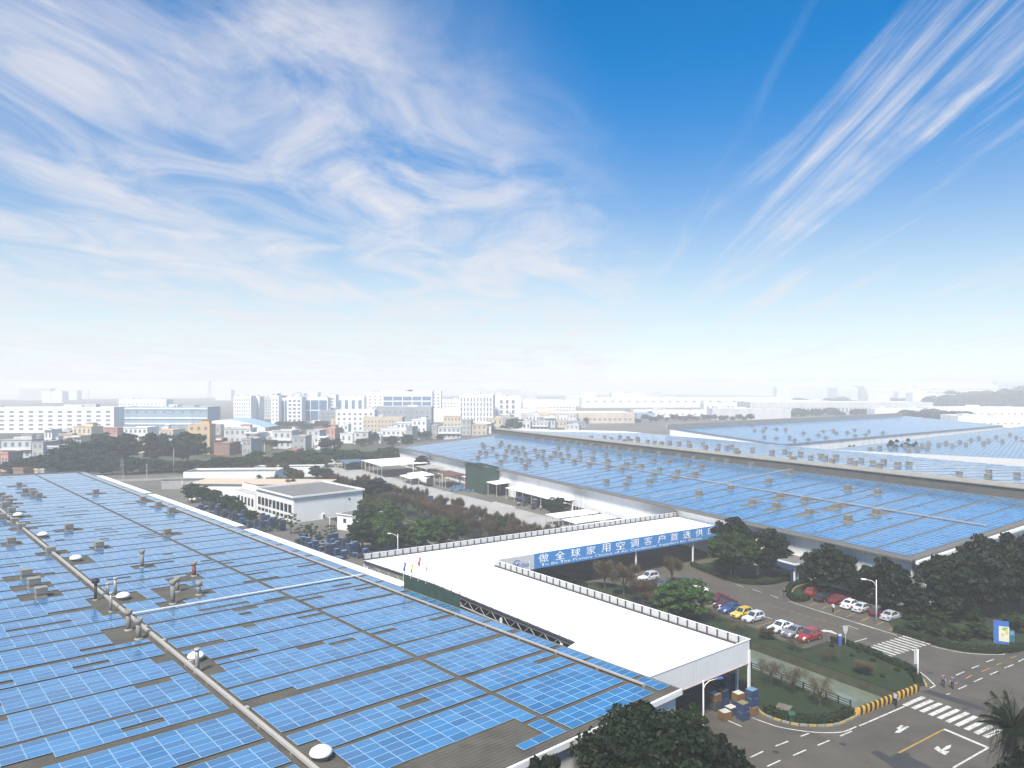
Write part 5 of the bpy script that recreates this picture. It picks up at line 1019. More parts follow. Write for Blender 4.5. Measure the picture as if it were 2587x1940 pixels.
# ------------------------------------------------------------------ buildings
def building(label, p, rz, w, d, h, wm, rm, win=None, side=None, par=.35, over=.0, name='building', cat='building', winm=None, roofz=0.0):
    o = thing(name, label, cat, (p.x, p.y, 0), rz); winm = winm or GLASSD
    g = MB().box(0, w, 0, d, -.2, h, 0, False); g.f.pop(0) if False else None; g.build('wall', wm, o)
    g = MB().box(-over, w + over, -over, d + over, h + .003, h + .12 if not par else h + .05)
    g.build('roof', rm, o)
    if par:
        g = MB(); t = .22
        for q in ((-over, w + over, -over, -over + t), (-over, w + over, d + over - t, d + over), (-over, -over + t, -over + t, d + over - t), (w + over - t, w + over, -over + t, d + over - t)): g.box(*q, h + .05, h + par)
        g.build('parapet', wm, o)
    me = {}
    def put(rows, cols, z0, dz, ww, wh, mx, face):
        L_ = w if face == 'f' else d; k = (ww, wh)
        if k not in me: me[k] = MB().box(-ww / 2, ww / 2, -.05, .08, 0, wh).mesh('window', winm)
        for r in range(rows):
            for c in range(cols):
                x = mx + (L_ - 2 * mx) * ((c + .5) / cols)
                if face == 'f': link('window', me[k], o, (x, 0, z0 + r * dz))
                elif face == 'r': link('window', me[k], o, (w, x, z0 + r * dz), R(90))
                else: link('window', me[k], o, (0, x, z0 + r * dz), R(-90))
    if win: put(*win, 'f')
    for s in (side or []): put(*s[1:], s[0])
    return o
FLATG = mat('flat_roof_grey', (.16, .155, .145), .95, .15, .4); BEIGE = mat('beige_roof', (.50, .40, .29), .8, .06, .3); OFFW = mat('off_white_render', (.74, .735, .71), .8, .05, .3, dirt=(.62, .61, .58), dscale=.2, streak=True)
# white workshop with a grey flat roof, lodge, low service buildings
H1 = R(132.8)      # along the wall facing the near hall
wc = Vector((-61, 199, 0))
ws = building('white workshop with a broad grey flat roof and a row of dark windows', wc, R(42.8), 22, 25, 7.0, OFFW, FLATG, None, [('l', 1, 9, 2.6, 1, 1.9, 2.3, 1.0), ('l', 1, 9, .9, 1, 1.9, .9, 1.0)], par=.55, over=.5, cat='workshop')
ac = MB().box(-.45, .45, -.2, .2, 0, 1.5).mesh('air_conditioner', WHITE); fan = MB().lathe([(.3, -.02), (.3, .02)], 12).mesh('fan', DARKM)
for x in (9.0, 20.5):
    a_ = link('air_conditioner', ac, ws, (x, -.3, .1)); f_ = link('fan', fan, a_, (0, -.22, 1.05)); f_.rotation_euler = (R(90), 0, 0); f_ = link('fan', fan, a_, (0, -.22, .45)); f_.rotation_euler = (R(90), 0, 0)
MB().lathe([(.28, -.06), (.28, .06)], 12).build('round_vent', DARKM, ws, loc=(17.5, -.05, 4.9)).rotation_euler = (R(90), 0, 0)
building('small white lodge with a flat roof half hidden by leafy trees', G(852, 1337), R(-32), 9, 8, 4.0, OFFW, FLATG, (1, 2, 2.0, 1, 1.0, 1.1, 1.0), [], .3, .25, cat='lodge')
q = Vector((-80, 222, 0)); an = building('grey roofed annex with white chillers beside the workshop', wc + (hd(-42.8) * 25.6), R(42.8), 14, 15, 5.2, OFFW, CONC, None, [('l', 1, 5, 1.2, 1, 1.4, 2.4, 1.0)], .2, .1, cat='annex')
CH = MB().lathe([(.9, 0), (1.0, .2), (1.0, 1.7), (.85, 1.9), (.6, 2.0)], 12).mesh('shell', WHITE, True); CF = MB().lathe([(.62, 2.0), (.62, 2.08)], 12).mesh('fan_ring', DARKM)
for i in range(6):
    p = wc + hd(-42.8) * (27 + i * 2.3) + hd(47.2) * 2.2; o = thing('chiller', 'white round cooling tower on the annex roof, ' + ordinal(i) + ' from the workshop', 'cooling tower', (p.x, p.y, 5.25), 0, 'cooling towers on the annex'); link('shell', CH, o); link('fan_ring', CF, o)
building('long low white building with a beige sheet roof', G(478, 1262), R(-4), 46, 13, 5.4, OFFW, BEIGE, None, [], 0, .6, cat='shed')
building('white walled yard building with open grey roof left of the beige roof', G(463, 1232), R(4), 34, 13, 5.2, OFFW, FLATG, None, [], .7, .0, cat='shed')
building('low white building behind the beige roof', G(640, 1206), R(6), 28, 10, 3.6, OFFW, FLATG, None, [], .5, .0, cat='shed')
building('flat concrete shed beside the blue containers left of the white buildings', G(408, 1236), R(6), 14, 9, 3.6, CONC, FLATG, None, [], .15, .3, cat='shed')
tag(MB().box(0, 30, 0, .3, 3.2, 3.8).build('pipe_bridge', PALE, loc=G(285, 1238), rz=R(14)), 'pale pipe bridge spanning behind the near roof', 'pipe bridge')
wl = building('long white yard wall in front of the village trees', G(775, 1176), R(30), 52, .4, 2.6, WHITE, WHITE, None, [], 0, .05, name='yard_wall', cat='wall')
# things along the hall wall
def shed(label, c0, c1, depth_dir, dep, z, rm, posts=True, thick=.18):
    a, b = c0, c1; o = thing('shed', label, 'shed', (a.x, a.y, 0)); d = depth_dir * dep; P = [Vector((0, 0, z)), b - a + Vector((0, 0, z)), b - a + d + Vector((0, 0, z + .3)), d + Vector((0, 0, z + .3))]
    g = MB(); g.hexa([p - Vector((0, 0, thick)) for p in P] + P); g.build('roof', rm, o)
    pm_ = MB().box(-.1, .1, -.1, .1, 0, z - thick).mesh('post', PALE); n = max(2, int((b - a).length / 5))
    for i in range(n + 1):
        for e in (0.3, dep - .4): link('post', pm_, o, tuple((b - a) * (i / n) + depth_dir * e))
    return o
WB = lambda s, t=0.0: Vector((B2O.x, B2O.y, 0)) + S3 * s - TH * t
BRN = mat('brown_sheet_roof', (.12, .06, .045), .8, .2, .6)
shed('white awning over the dark loading door of the long hall', WB(144, 5.5), WB(157, 5.5), TH, 5.4, 4.5, ROOFW); shed('long white awning low on the wall of the long hall', WB(104, 5.0), WB(138, 5.0), TH, 4.9, 4.1, ROOFW)
tag(MB().box(0, 11, -.05, .05, .0, 4.2).build('loading_door', mat('dark_doorway', (.015, .018, .02), .9), loc=WB(156, .06), rz=R(118.7 + 180)), 'dark loading doorway under the short awning', 'doorway')
tag(MB().box(0, 22, -.05, .05, .0, 3.4).build('loading_door', mat('dull_green_shutter', (.06, .075, .07), .8), loc=WB(134, .06), rz=R(118.7 + 180)), 'dull green shutter door under the long awning', 'doorway')
shed('brown roofed open shed beside the green netted scaffold', WB(171, 13), WB(187, 13), TH, 9, 4.6, BRN); shed('small white awning right of the brown roofed shed', WB(166, 6), WB(173, 6), TH, 5.8, 4.4, ROOFW)
shed('large white open shed at the far end of the long hall', WB(212, 24), WB(240, 24), TH, 21, 5.2, ROOFW); shed('dark roofed shelter beside the large white open shed', WB(200, 9), WB(212, 9), TH, 8, 4.4, CONC)
shed('blue roofed vehicle shelter beside the yard wall in the distance', WB(246, 30), WB(262, 30), TH, 10, 3.8, mat('blue_sheet_roof', (.08, .15, .22), .7, .1, .5)); shed('long low white roof in front of the hall, left one', WB(190, 16), WB(203, 16), TH, 7, 2.8, ROOFW); shed('long low white roof nearer the tank trailer', WB(186, 21), WB(198, 21), TH, 4, 2.7, ROOFW)
for i in range(3): shed(('farthest', 'middle', 'nearest')[i] + ' of three white flat roofs beside the hall wall behind the canopy', WB(72 + 8.6 * (2 - i), 15), WB(78.5 + 8.6 * (2 - i), 15), TH, 13.5, 2.6, ROOFW)
gn = thing('scaffold', 'green netted scaffold tower against the long hall', 'scaffold', tuple(WB(151.5, 6.5))); NET = mat('green_net', (.018, .052, .036), .9, .45, 1.8)
o0 = gn.location.copy(); c4 = [WB(151.5, 6.5), WB(166.5, 6.5), WB(166.5, .4), WB(151.5, .4)]
for i in range(4): a, b = c4[i] - o0, c4[(i + 1) % 4] - o0; g = MB(); g.add([tuple(a), tuple(b), (b.x, b.y, 9.6), (a.x, a.y, 9.6)], [(0, 1, 2, 3)]); g.build('net', NET, gn)
for i in range(6): p = c4[0].lerp(c4[1], i / 5) - o0; MB().tube([p, p + Vector((0, 0, 10.4))], .06, 6).build('pole', DARKM, gn)
hedge_mesh([c4[0] - o0 + Vector((0, 0, 9.4)), c4[1] - o0 + Vector((0, 0, 9.4))], 1.4, .9, 30, .25, 'creeper', LEAF_M, gn)
tk = thing('tank_trailer', 'white tank trailer standing in the yard by the brown shed', 'trailer', tuple(G(1085, 1229)), R(118)); MB().tube([(0, 0, 1.9), (9, 0, 1.9)], 1.2, 14).build('tank', OFFW, tk); MB().box(0, 9, -1, 1, .7, .95).build('chassis', DARKM, tk); MB().box(-.3, -.1, -1.3, 1.3, .6, 3.2).build('end_frame', DARKM, tk)
for x in (1.2, 2.5, 7.5):
    for s in (-1, 1): w_ = MB().lathe([(.5, -.15), (.5, .15)], 12).build('wheel', RUBBER, tk, loc=(x, s * .9, .5)); w_.rotation_euler = (R(90), 0, 0)
DR = []
for i in range(34): # blue drums and bundles under the shed
    p = G(random.uniform(1138, 1200), random.uniform(1228, 1244)); DR.append(tag(MB().lathe([(.5, 0), (.55, .1), (.5, .8), (.3, .95)], 8).build('drum', mat('drum_blue', (.06, .15, .26), .6, .3, 1.5), loc=p), '-', 'drum', 'blue drums by the brown shed'))
count_out(DR, lambda o: o.location.x / o.location.y, 'blue drum in the heap below the brown roofed shed, # from the left')
for i in range(6): tag(MB().box(-.9, .9, -.5, .5, 0, .35).build('pallet_stack', CTW, loc=G(1250 + i * 9, 1271 + i * 2.4), rz=R(30)), 'low pale pallet stack on the yard, ' + ordinal(i) + ' of the row from the left', 'pallet stack', 'pallets on the yard')
# porch at the hall
pc = thing('porch', 'entrance porch with a flat roof and blue fascia between the dark trees', 'porch', tuple(WB(28.5, 6.0)), R(118.7)); MB().box(-9.5, 0, -6, 0, 4.0, 4.35).build('roof', WHITE, pc); MB().box(-9.3, -.2, -5.8, -.1, 4.36, 4.40).build('roof_felt', FLATG, pc)
MB().box(-9.4, -.1, .01, .08, 3.0, 3.98).build('fascia', mat('porch_blue', (.03, .06, .12), .6), pc); MB().box(-8.4, -6.6, -2.2, -2.05, 0, 3.0).build('notice_panel', mat('notice_pale', (.25, .38, .42), .6), pc)
for x in (-9.2, -.4): MB().box(x, x + .25, -.3, -.05, 0, 4.0).build('post', WHITE, pc)
# flags and green net at the edge of the near roof
nt_ = thing('net_screen', 'dark green net screen on posts where the near roof meets the canopy', 'net screen', tuple(B1 @ Vector((15.1, 27, -.3)))); M0 = nt_.location.copy()
for i in range(8):
    y0 = 24.6 + i * 1.9; p = (B1 @ Vector((15.15, y0, -.4))) - M0; MB().tube([p, p + Vector((0, 0, 2.7))], .05, 6).build('post', DARKM, nt_)
    if i < 7: q = (B1 @ Vector((15.15, y0 + 1.9, -.4))) - M0; g = MB(); g.add([tuple(p), tuple(q), (q.x, q.y, q.z + 2.0), (p.x, p.y, p.z + 2.0)], [(0, 1, 2, 3)]); g.build('net', NET, nt_)
for i, (x, y, c, nm) in enumerate(((987, 1422, (.06, .08, .28), 'blue'), (1004, 1426, (.55, .36, .08), 'yellow'), (1018, 1408, (.45, .04, .06), 'red'), (1034, 1420, (.55, .55, .52), 'white'))):
    b = B1 @ Vector((15.2, 38.2 - i * 1.9, -.4)); o = thing('flag', nm + ' flag on a thin staff at the edge of the near roof', 'flag', tuple(b)); hh = CAMZ - (y - HY) / F * b.y - b.z; MB().tube([(0, 0, 0), (0, 0, hh)], .03, 5).build('staff', WHITE, o); g = MB()
    n = 6; vs = [(.09 * math.sin(j * 1.1) + .05 + k * .28, .1 * math.sin(j * 1.3 + k), hh - 1.3 * j / n) for j in range(n + 1) for k in range(2)]; vs += [(a, b_ + .015, c_) for a, b_, c_ in vs]; m0 = 2 * (n + 1)
    g.add(vs, [(2 * j, 2 * j + 1, 2 * j + 3, 2 * j + 2) for j in range(n)] + [(m0 + 2 * j, m0 + 2 * j + 2, m0 + 2 * j + 3, m0 + 2 * j + 1) for j in range(n)]); g.build('cloth', mat('flag_' + nm, c, .9), o)
# ------------------------------------------------------------------ village and far factories
random.seed(23)
def wallmat(n, c): return mat('render_' + n, c, .9, .08, .15, dirt=tuple(x * .8 for x in c), dscale=.12, streak=True)
HW = {'white': wallmat('white', (.70, .70, .68)), 'grey': wallmat('grey', (.38, .38, .37)), 'lgrey': wallmat('light_grey', (.54, .54, .52)), 'cream': wallmat('cream', (.62, .52, .36)), 'tan': wallmat('tan', (.58, .42, .24)), 'pink': wallmat('pink', (.50, .27, .22)), 'brick': wallmat('brick', (.30, .15, .10)), 'beige': wallmat('beige', (.55, .46, .36)), 'blue': wallmat('blue_grey', (.26, .36, .44)), 'slate': wallmat('slate', (.30, .32, .35)), 'pale': wallmat('pale', (.78, .78, .77))}
FARW = mat('far_window', (.17, .19, .22), .4); FARB = mat('far_blue_glass', (.07, .15, .27), .25); ROOFR = mat('roof_terracotta', (.34, .16, .10), .9, .15, .4); ROOFC = mat('roof_concrete', (.30, .29, .27), .9, .15, .3); ROOFB = mat('roof_light_blue', (.26, .40, .50), .7, .08, .2); ROOFP = mat('roof_pale', (.66, .66, .65), .7, .06, .1)
RM = {'c': ROOFC, 'r': ROOFR, 'b': ROOFB, 'p': ROOFP}
def house(x0, x1, yt, yb, wc_, rc, desc, floors=2, extra=''):
    b = G((x0 + x1) / 2, yb); k = b.y / F; w = (x1 - x0) * k; h = (yb - yt) * k; d = random.uniform(8, 12); rz = R(random.uniform(-16, 10))
    p = Vector((b.x - w / 2 * math.cos(rz), b.y - w / 2 * math.sin(rz), 0)); cols = max(2, int(w / 3.2)); fh = h / max(1, floors)
    o = building(desc, p, rz, w, d, h, HW[wc_], RM[rc], (floors, cols, fh * .32, fh, min(1.5, w / cols * .5), fh * .46, .3), [('l', floors, 2, fh * .32, fh, 1.2, fh * .42, .5)], random.choice((.5, .8)), .0 if 's' in extra else .25, 'house', 'house', FARW)
    if 't' in extra: MB().box(w * .55, w * .9, d * .3, d * .7, h + .05, h + 2.6).build('stair_tower', HW[wc_], o); MB().box(w * .52, w * .93, d * .27, d * .73, h + 2.6, h + 2.8).build('tower_roof', RM[rc], o)
    if 'b' in extra: MB().box(.1, w - .1, -1.3, -.02, fh - .15, fh).build('balcony_slab', HW['white'], o); MB().box(.1, w - .1, -1.3, -1.2, fh, fh + .9).build('balcony_rail', HW['white'], o)
    return o
for a in ((6, 76, 1112, 1160, 'lgrey', 'c', 'pale grey two storey house with white balcony at the left village edge', 2, 'bt'), (0, 22, 1146, 1192, 'pink', 'r', 'reddish low house at the left edge behind the near roof', 1, ''), (78, 112, 1118, 1160, 'grey', 'c', 'grey house right of the balcony house', 2, ''), (116, 154, 1130, 1166, 'lgrey', 'c', 'small pale house left of the dark trees', 1, ''),
          (30, 62, 1186, 1203, 'brick', 'r', 'low brick hut just behind the near roof', 1, ''), (64, 112, 1188, 1200, 'beige', 'c', 'long low beige wall hut behind the near roof', 1, ''), (178, 236, 1079, 1122, 'cream', 'r', 'cream house with red roof edge behind the dark trees', 2, 't'), (238, 296, 1082, 1116, 'pink', 'r', 'low pink house behind the dark tree crowns', 2, ''), (310, 374, 1082, 1130, 'white', 'c', 'plain white house between dark trees', 3, ''),
          (376, 440, 1088, 1124, 'beige', 'r', 'beige house with a long roof behind the trees', 2, ''), (475, 529, 1074, 1148, 'tan', 'r', 'tall tan four storey house right of the dark trees', 4, 'ts'), (566, 634, 1084, 1122, 'lgrey', 'r', 'grey house with brick red roof terrace', 2, 't'), (538, 582, 1120, 1150, 'brick', 'c', 'brick shack in front of the tan house', 1, ''), (584, 606, 1124, 1142, 'white', 'b', 'tiny white hut with light blue roof', 1, ''), (610, 636, 1112, 1150, 'grey', 'c', 'narrow grey house behind the hedge', 2, ''), (652, 690, 1094, 1120, 'white', 'b', 'white house with light blue roof edge', 1, ''),
          (687, 738, 1090, 1134, 'lgrey', 'c', 'light grey house with parapet and two dark windows', 2, 'b'), (738, 772, 1104, 1140, 'grey', 'c', 'low grey house with dark openings', 2, ''), (774, 808, 1088, 1132, 'lgrey', 'c', 'narrow pale grey house left of the pink one', 3, ''), (809, 848, 1084, 1118, 'pink', 'r', 'pink house with stepped gable', 2, 't'), (848, 880, 1073, 1104, 'pale', 'r', 'white house with red roof trim above the pink house', 2, ''), (858, 892, 1096, 1120, 'white', 'c', 'small white house with one dark door', 1, ''), (790, 822, 1106, 1136, 'pale', 'p', 'white flat house in front of the pink one', 2, ''),
          (720, 750, 1137, 1156, 'brick', 'c', 'ruined brick hut at the hedge', 1, ''), (894, 930, 1092, 1122, 'lgrey', 'b', 'grey cottage behind the yard trees', 2, ''), (932, 962, 1096, 1120, 'white', 'b', 'white cottage with a blue shutter', 1, ''), (964, 1024, 1088, 1116, 'pale', 'c', 'white two storey house with flat roof near the hall end', 2, 'b'), (1026, 1042, 1080, 1116, 'grey', 'c', 'thin grey house beside the two storey white house', 3, ''), (1040, 1078, 1062, 1110, 'pale', 'c', 'tall white house with corner balcony', 3, 't'),
          (1080, 1104, 1076, 1108, 'grey', 'r', 'grey house with rusty roof', 2, ''), (1106, 1164, 1080, 1110, 'lgrey', 'c', 'wide light grey house behind the white roof edge', 2, 'b'), (1120, 1166, 1052, 1082, 'cream', 'r', 'cream house with red cornice', 2, ''), (1166, 1190, 1062, 1100, 'grey', 'c', 'unfinished grey house with open floors', 3, ''), (1192, 1230, 1074, 1100, 'beige', 'r', 'beige house below the white office block', 2, ''), (1232, 1270, 1058, 1094, 'cream', 'c', 'cream house at the foot of the white office block', 2, 't'), (1272, 1308, 1056, 1084, 'grey', 'c', 'dark grey house behind the round trees', 2, ''), (1310, 1340, 1066, 1088, 'white', 'c', 'white house between the round trees', 1, ''), (1361, 1385, 1056, 1080, 'slate', 'c', 'narrow slate grey house at the right end of the village', 3, ''), (1386, 1432, 1062, 1080, 'beige', 'c', 'low beige house at the right end of the village', 1, ''), (1434, 1480, 1066, 1080, 'slate', 'c', 'low slate roofed house beside the cream warehouse', 1, ''),
          (444, 472, 1094, 1122, 'lgrey', 'b', 'pale cottage with blue roof behind the right dark tree', 2, ''), (634, 652, 1100, 1124, 'grey', 'c', 'narrow hut between grey houses', 1, ''), (150, 180, 1098, 1124, 'beige', 'c', 'beige cottage left of the cream house', 1, '')): house(*a)
FH = []
for i in range(46):
    x = random.uniform(20, 1440); yb = 1146 - max(0, x - 300) * .045 - random.uniform(0, 40); w = random.uniform(20, 44); FH.append(house(x, x + w, yb - random.uniform(16, 30), yb, random.choice(('lgrey', 'grey', 'white', 'beige', 'pale', 'pink', 'cream', 'brick', 'lgrey')), random.choice('ccrcp'), '-', random.choice((1, 2, 2)), random.choice(('', 't', 'b')))); FH[-1]['group'] = 'small village houses'
count_out(FH, lambda o: o.location.x / o.location.y, 'small flat roofed house packed in the village, # from the left')
def far(label, x0, x1, yt, yb, wc_, rc, win=None, depth=24, rz=0, side=None, winm=None, par=.8, name='building', cat='building'):
    yb = max(yb, 1011); b = G(x0, yb); k = b.y / F; w = (x1 - x0) * k / math.cos(R(rz)); h = CAMZ - (yt - HY) * k
    o = building(label, Vector((b.x, b.y, 0)), R(rz), w, depth, h, HW[wc_], RM[rc], win and (win[0], win[1], h * win[2], h * win[3], w / win[1] * win[4], h * win[3] * win[5], win[6]), side, par, 0, name, cat, winm or FARW)
    for i in range(random.randint(1, 3)): x = random.uniform(.05, .8) * w; q = random.uniform(.04, .14) * w; MB().box(x, min(w - .3, x + q + 2), depth * .2, depth * .55, h + .05, h + random.uniform(1.6, 3.4)).build('roof_house', HW[random.choice(('lgrey', 'pale', wc_))], o)
    if random.random() < .6: x = random.uniform(.1, .85) * w; MB().lathe([(1.0, 0), (1.05, .2), (1.05, 1.8), (.2, 2.1)], 8).build('water_tank', ROOFC, o, loc=(x, depth * .15 + 1, h + .05))
    return o
# rows, cols, first sill, storey (shares of the height), width and height shares, margin
far('long white factory block with rows of grey windows at the left', -60, 278, 1031, 1094, 'pale', 'c', (5, 14, .12, .172, .45, .42, 1), 18, 3)
far('blue grey factory with white floor bands behind the village', 306, 528, 1030, 1084, 'blue', 'p', (3, 9, .2, .28, .3, .3, 2), 26, -2); far('white block behind the blue grey factory', 300, 420, 1010, 1050, 'pale', 'p', (3, 12, .3, .2, .5, .3, 1), 20)
for i, z in enumerate((1034, 1058, 1072)): b = G(306, 1084); k = b.y / F; tag(MB().box(0, 222 * k, -.6, -.1, 0, 1.3).build('floor_band', HW['pale'], loc=(b.x, b.y, CAMZ - (z - HY) * k), rz=R(-2)), ('upper', 'middle', 'lower')[i] + ' white band across the blue grey factory', 'band')
far('white office block with narrow columns of windows left of the glazed one', 590, 634, 1002, 1066, 'pale', 'p', (6, 7, .1, .145, .35, .6, .6), 16, 0); far('plain white tower beside the narrow windowed office', 634, 656, 1003, 1064, 'pale', 'p', None, 14); far('grey striped office behind the plain tower', 654, 686, 1006, 1058, 'lgrey', 'p', (6, 6, .1, .145, .4, .7, .4), 12)
far('white end tower of the glazed office', 685, 704, 1000, 1070, 'pale', 'p', (6, 2, .12, .14, .35, .45, .4), 16); far('blue glass strip of the glazed office', 704, 726, 1006, 1069, 'pale', 'p', (1, 3, .06, .86, .75, .98, .2), 15, 0, None, FARB); far('white windowed bay of the glazed office', 726, 762, 1004, 1071, 'pale', 'p', (6, 3, .1, .145, .6, .55, .4), 17); far('blue glass front of the glazed office', 762, 828, 1006, 1069, 'pale', 'p', (2, 3, .12, .42, .88, .9, .6), 15, 0, None, FARB)
far('white stair tower right of the glazed office', 828, 848, 998, 1062, 'pale', 'p', (7, 1, .1, .12, .5, .5, .5), 14); far('office with two tall blue glass strips', 848, 920, 1003, 1050, 'pale', 'p', (1, 4, .2, .7, .45, .9, 1), 16, 0, None, FARB); far('white tower with roof frame in the middle distance', 926, 970, 992, 1048, 'pale', 'p', (5, 3, .2, .15, .3, .4, 1), 14)
far('white block with two bands of blue glazing', 966, 1092, 990, 1050, 'pale', 'p', (2, 5, .42, .22, .88, .75, 1), 18, 0, None, FARB); far('white end tower of the banded block', 1090, 1114, 988, 1046, 'pale', 'p', (6, 2, .12, .14, .4, .45, .5), 14); far('grey glazed block left of the stair front', 808, 848, 1038, 1080, 'slate', 'c', (4, 3, .12, .22, .7, .5, .5), 14)
far('grey windowed block behind the pink dormitory', 948, 1090, 1030, 1084, 'slate', 'c', (3, 10, .3, .22, .3, .4, 1), 18); far('white block with open zigzag stairs', 848, 946, 1037, 1092, 'pale', 'p', (4, 7, .12, .22, .4, .5, .5), 14); far('pink and cream dormitory with three storeys', 917, 1016, 1056, 1096, 'beige', 'r', (3, 11, .15, .28, .4, .5, .5), 14)
far('white factory block with tall window slots', 1160, 1246, 1000, 1082, 'pale', 'p', (6, 10, .08, .15, .38, .75, .6), 20, -4); far('white end block with three dark window columns', 1246, 1317, 1003, 1078, 'pale', 'p', (5, 3, .1, .17, .28, .7, 5), 20, 2); far('white low annex between the office blocks', 1090, 1160, 1036, 1066, 'pale', 'p', None, 16); far('white hall far behind between the office blocks', 1112, 1162, 1010, 1036, 'pale', 'p', (2, 6, .3, .3, .4, .4, 1), 14)
far('grey white hall roof behind the white end block', 1200, 1316, 985, 1030, 'lgrey', 'p', None, 20)
far('long cream roofed warehouse behind the village', 1310, 1606, 1045, 1070, 'beige', 'p', (1, 22, .3, .4, .5, .5, 2), 60, 3); far('light blue warehouse end', 1608, 1656, 1045, 1062, 'blue', 'b', None, 22, 0); far('white warehouse with a dark grey roof', 1602, 1800, 1038, 1056, 'pale', 'c', (1, 12, .45, .4, .4, .45, 3), 30, -2); far('white two storey block right of the grey roofed warehouse', 1778, 1862, 1020, 1052, 'white', 'p', (2, 6, .2, .42, .3, .45, 2), 18)
far('very long white factory far behind the warehouses', 1470, 1980, 1005, 1030, 'pale', 'p', (1, 24, .55, .3, .35, .5, 4), 40, 2); far('white low block with a row of windows', 1378, 1454, 1024, 1044, 'pale', 'p', (2, 9, .3, .35, .5, .5, 1), 16); far('faint white dormitory far away', 1430, 1506, 1000, 1018, 'pale', 'p', (4, 14, .15, .2, .5, .5, 1), 20)
far('white roofed shed left of the cream warehouse', 1318, 1400, 1036, 1062, 'pale', 'p', None, 30); far('huge grey white shed with ribbed wall in the right distance', 1895, 2344, 1017, 1046, 'lgrey', 'p', (1, 46, .12, .5, .45, .9, 3), 70, -3); far('low white roofs left of the huge grey shed', 1800, 1998, 1034, 1060, 'lgrey', 'p', None, 24)
far('white dormitory block in the right distance, left wing', 1990, 2090, 974, 1004, 'pale', 'p', (5, 14, .12, .17, .5, .45, 1), 24); far('grey joint between the two dormitory wings', 2090, 2116, 980, 1004, 'slate', 'p', None, 22); far('white dormitory block in the right distance, right wing', 2116, 2170, 980, 1003, 'pale', 'p', (4, 8, .15, .2, .5, .45, 1), 24); far('grey building right of the dormitory wings', 2168, 2184, 976, 1004, 'slate', 'p', (4, 2, .15, .2, .5, .45, 1), 20)
far('white factory with many small windows at the far right', 2190, 2320, 984, 1008, 'pale', 'p', (3, 18, .2, .25, .5, .45, 1), 26); far('long white block at the far right behind the wood', 2320, 2520, 974, 1004, 'pale', 'p', (3, 22, .3, .2, .5, .4, 1), 26); far('pale building above the wood at the right edge', 2520, 2600, 964, 1000, 'lgrey', 'p', (4, 8, .3, .15, .5, .4, 1), 24)
far('low white hall roof in front of the wood at the right', 2350, 2600, 1030, 1052, 'pale', 'p', (1, 14, .2, .4, .3, .4, 2), 30, 2); far('white hall with a pale roof right of the broad solar roof', 2420, 2600, 1052, 1080, 'pale', 'p', (1, 10, .3, .4, .3, .3, 2), 30, -3); far('low white hall behind the palms', 2210, 2360, 1034, 1054, 'pale', 'p', None, 20)
FB = []
for i in range(26): # faint blocks near the horizon
    x = random.uniform(-20, 2560); w = random.uniform(30, 110); yb = random.uniform(1008, 1030); FB.append(far('-', x, x + w, yb - random.uniform(14, 38), yb, random.choice(('pale', 'lgrey', 'white')), 'p', None, 25)); FB[-1]['group'] = 'faint blocks near the horizon'
count_out(FB, lambda o: o.location.x / o.location.y, 'faint pale block near the hazy horizon, # from the left')
# arched light blue hall behind the tan house
ah = thing('arched_hall', 'pale blue arched roof hall behind the tan house', 'hall', tuple(G(470, 1098))); k = ah.location.y / F; W_ = 200 * k
g = MB(); n = 12; pr_ = [(W_ * i / n, 6.5 * math.sin(math.pi * i / n) + 5.5) for i in range(n + 1)]
g.add([(x, 0, z) for x, z in pr_] + [(x, 34, z) for x, z in pr_], [(i, i + 1, n + 2 + i, n + 1 + i) for i in range(n)]); g.build('roof', ROOFB, ah, True)
g = MB(); g.add([(0, 0, 0)] + [(x, 0.02, z) for x, z in pr_] + [(W_, 0, 0)], [tuple(range(n + 3))]); g.build('wall', HW['pale'], ah)
BAND = {}
_T = T
def T(key, x, yb, hp, wp, label, group):
    o = _T(key, x, yb, hp, wp, label, group); BAND.setdefault(label, []).append(o); return o
# vegetation bands
T_big = [(60, 1196, 40, 60), (150, 1190, 60, 80), (200, 1188, 74, 110), (255, 1152, 60, 72), (270, 1186, 80, 96), (318, 1176, 84, 82), (392, 1176, 84, 92), (440, 1172, 60, 70), (474, 1174, 86, 98), (165, 1150, 40, 60), (130, 1140, 30, 60)]
for i, (x, yb, hp, wp) in enumerate(T_big): T('far', x, yb, hp, wp, 'dark rounded tree in the grove beyond the near roof', 'grove beyond the near roof')
x = 20
while x < 1040:
    yb = 1196 - max(0, x - 430) * .045 + random.uniform(-9, 5); T('farmid', x, yb, random.uniform(24, 46), random.uniform(46, 72), 'leafy tree in the green belt in front of the village', 'green belt before the village'); x += random.uniform(15, 24)
for x, yb, hp, wp in ((820, 1140, 34, 40), (850, 1142, 36, 36), (940, 1120, 30, 40), (905, 1115, 26, 30), (990, 1130, 30, 44), (1030, 1132, 36, 46), (1000, 1108, 24, 30), (1048, 1112, 26, 30), (1086, 1104, 36, 26), (1065, 1110, 20, 24), (1205, 1098, 22, 40), (1240, 1096, 20, 36), (1300, 1092, 36, 56), (1352, 1086, 24, 34), (1274, 1094, 20, 36), (690, 1136, 26, 30), (752, 1128, 22, 30), (1100, 1106, 18, 26), (640, 1128, 22, 30), (562, 1130, 24, 26), (520, 1152, 24, 30), *[(random.uniform(20, 1400), random.uniform(1100, 1140), random.uniform(14, 24), random.uniform(20, 40)) for _ in range(22)]):
    T('far', x, yb, hp, wp, 'small dark tree among the village houses', 'trees among the village houses')
x = 660
while x < 860: T('farmid', x, random.uniform(1078, 1086), random.uniform(12, 22), random.uniform(28, 44), 'tree in the belt below the glazed office', 'trees below the glazed office'); x += 16
x = 1480
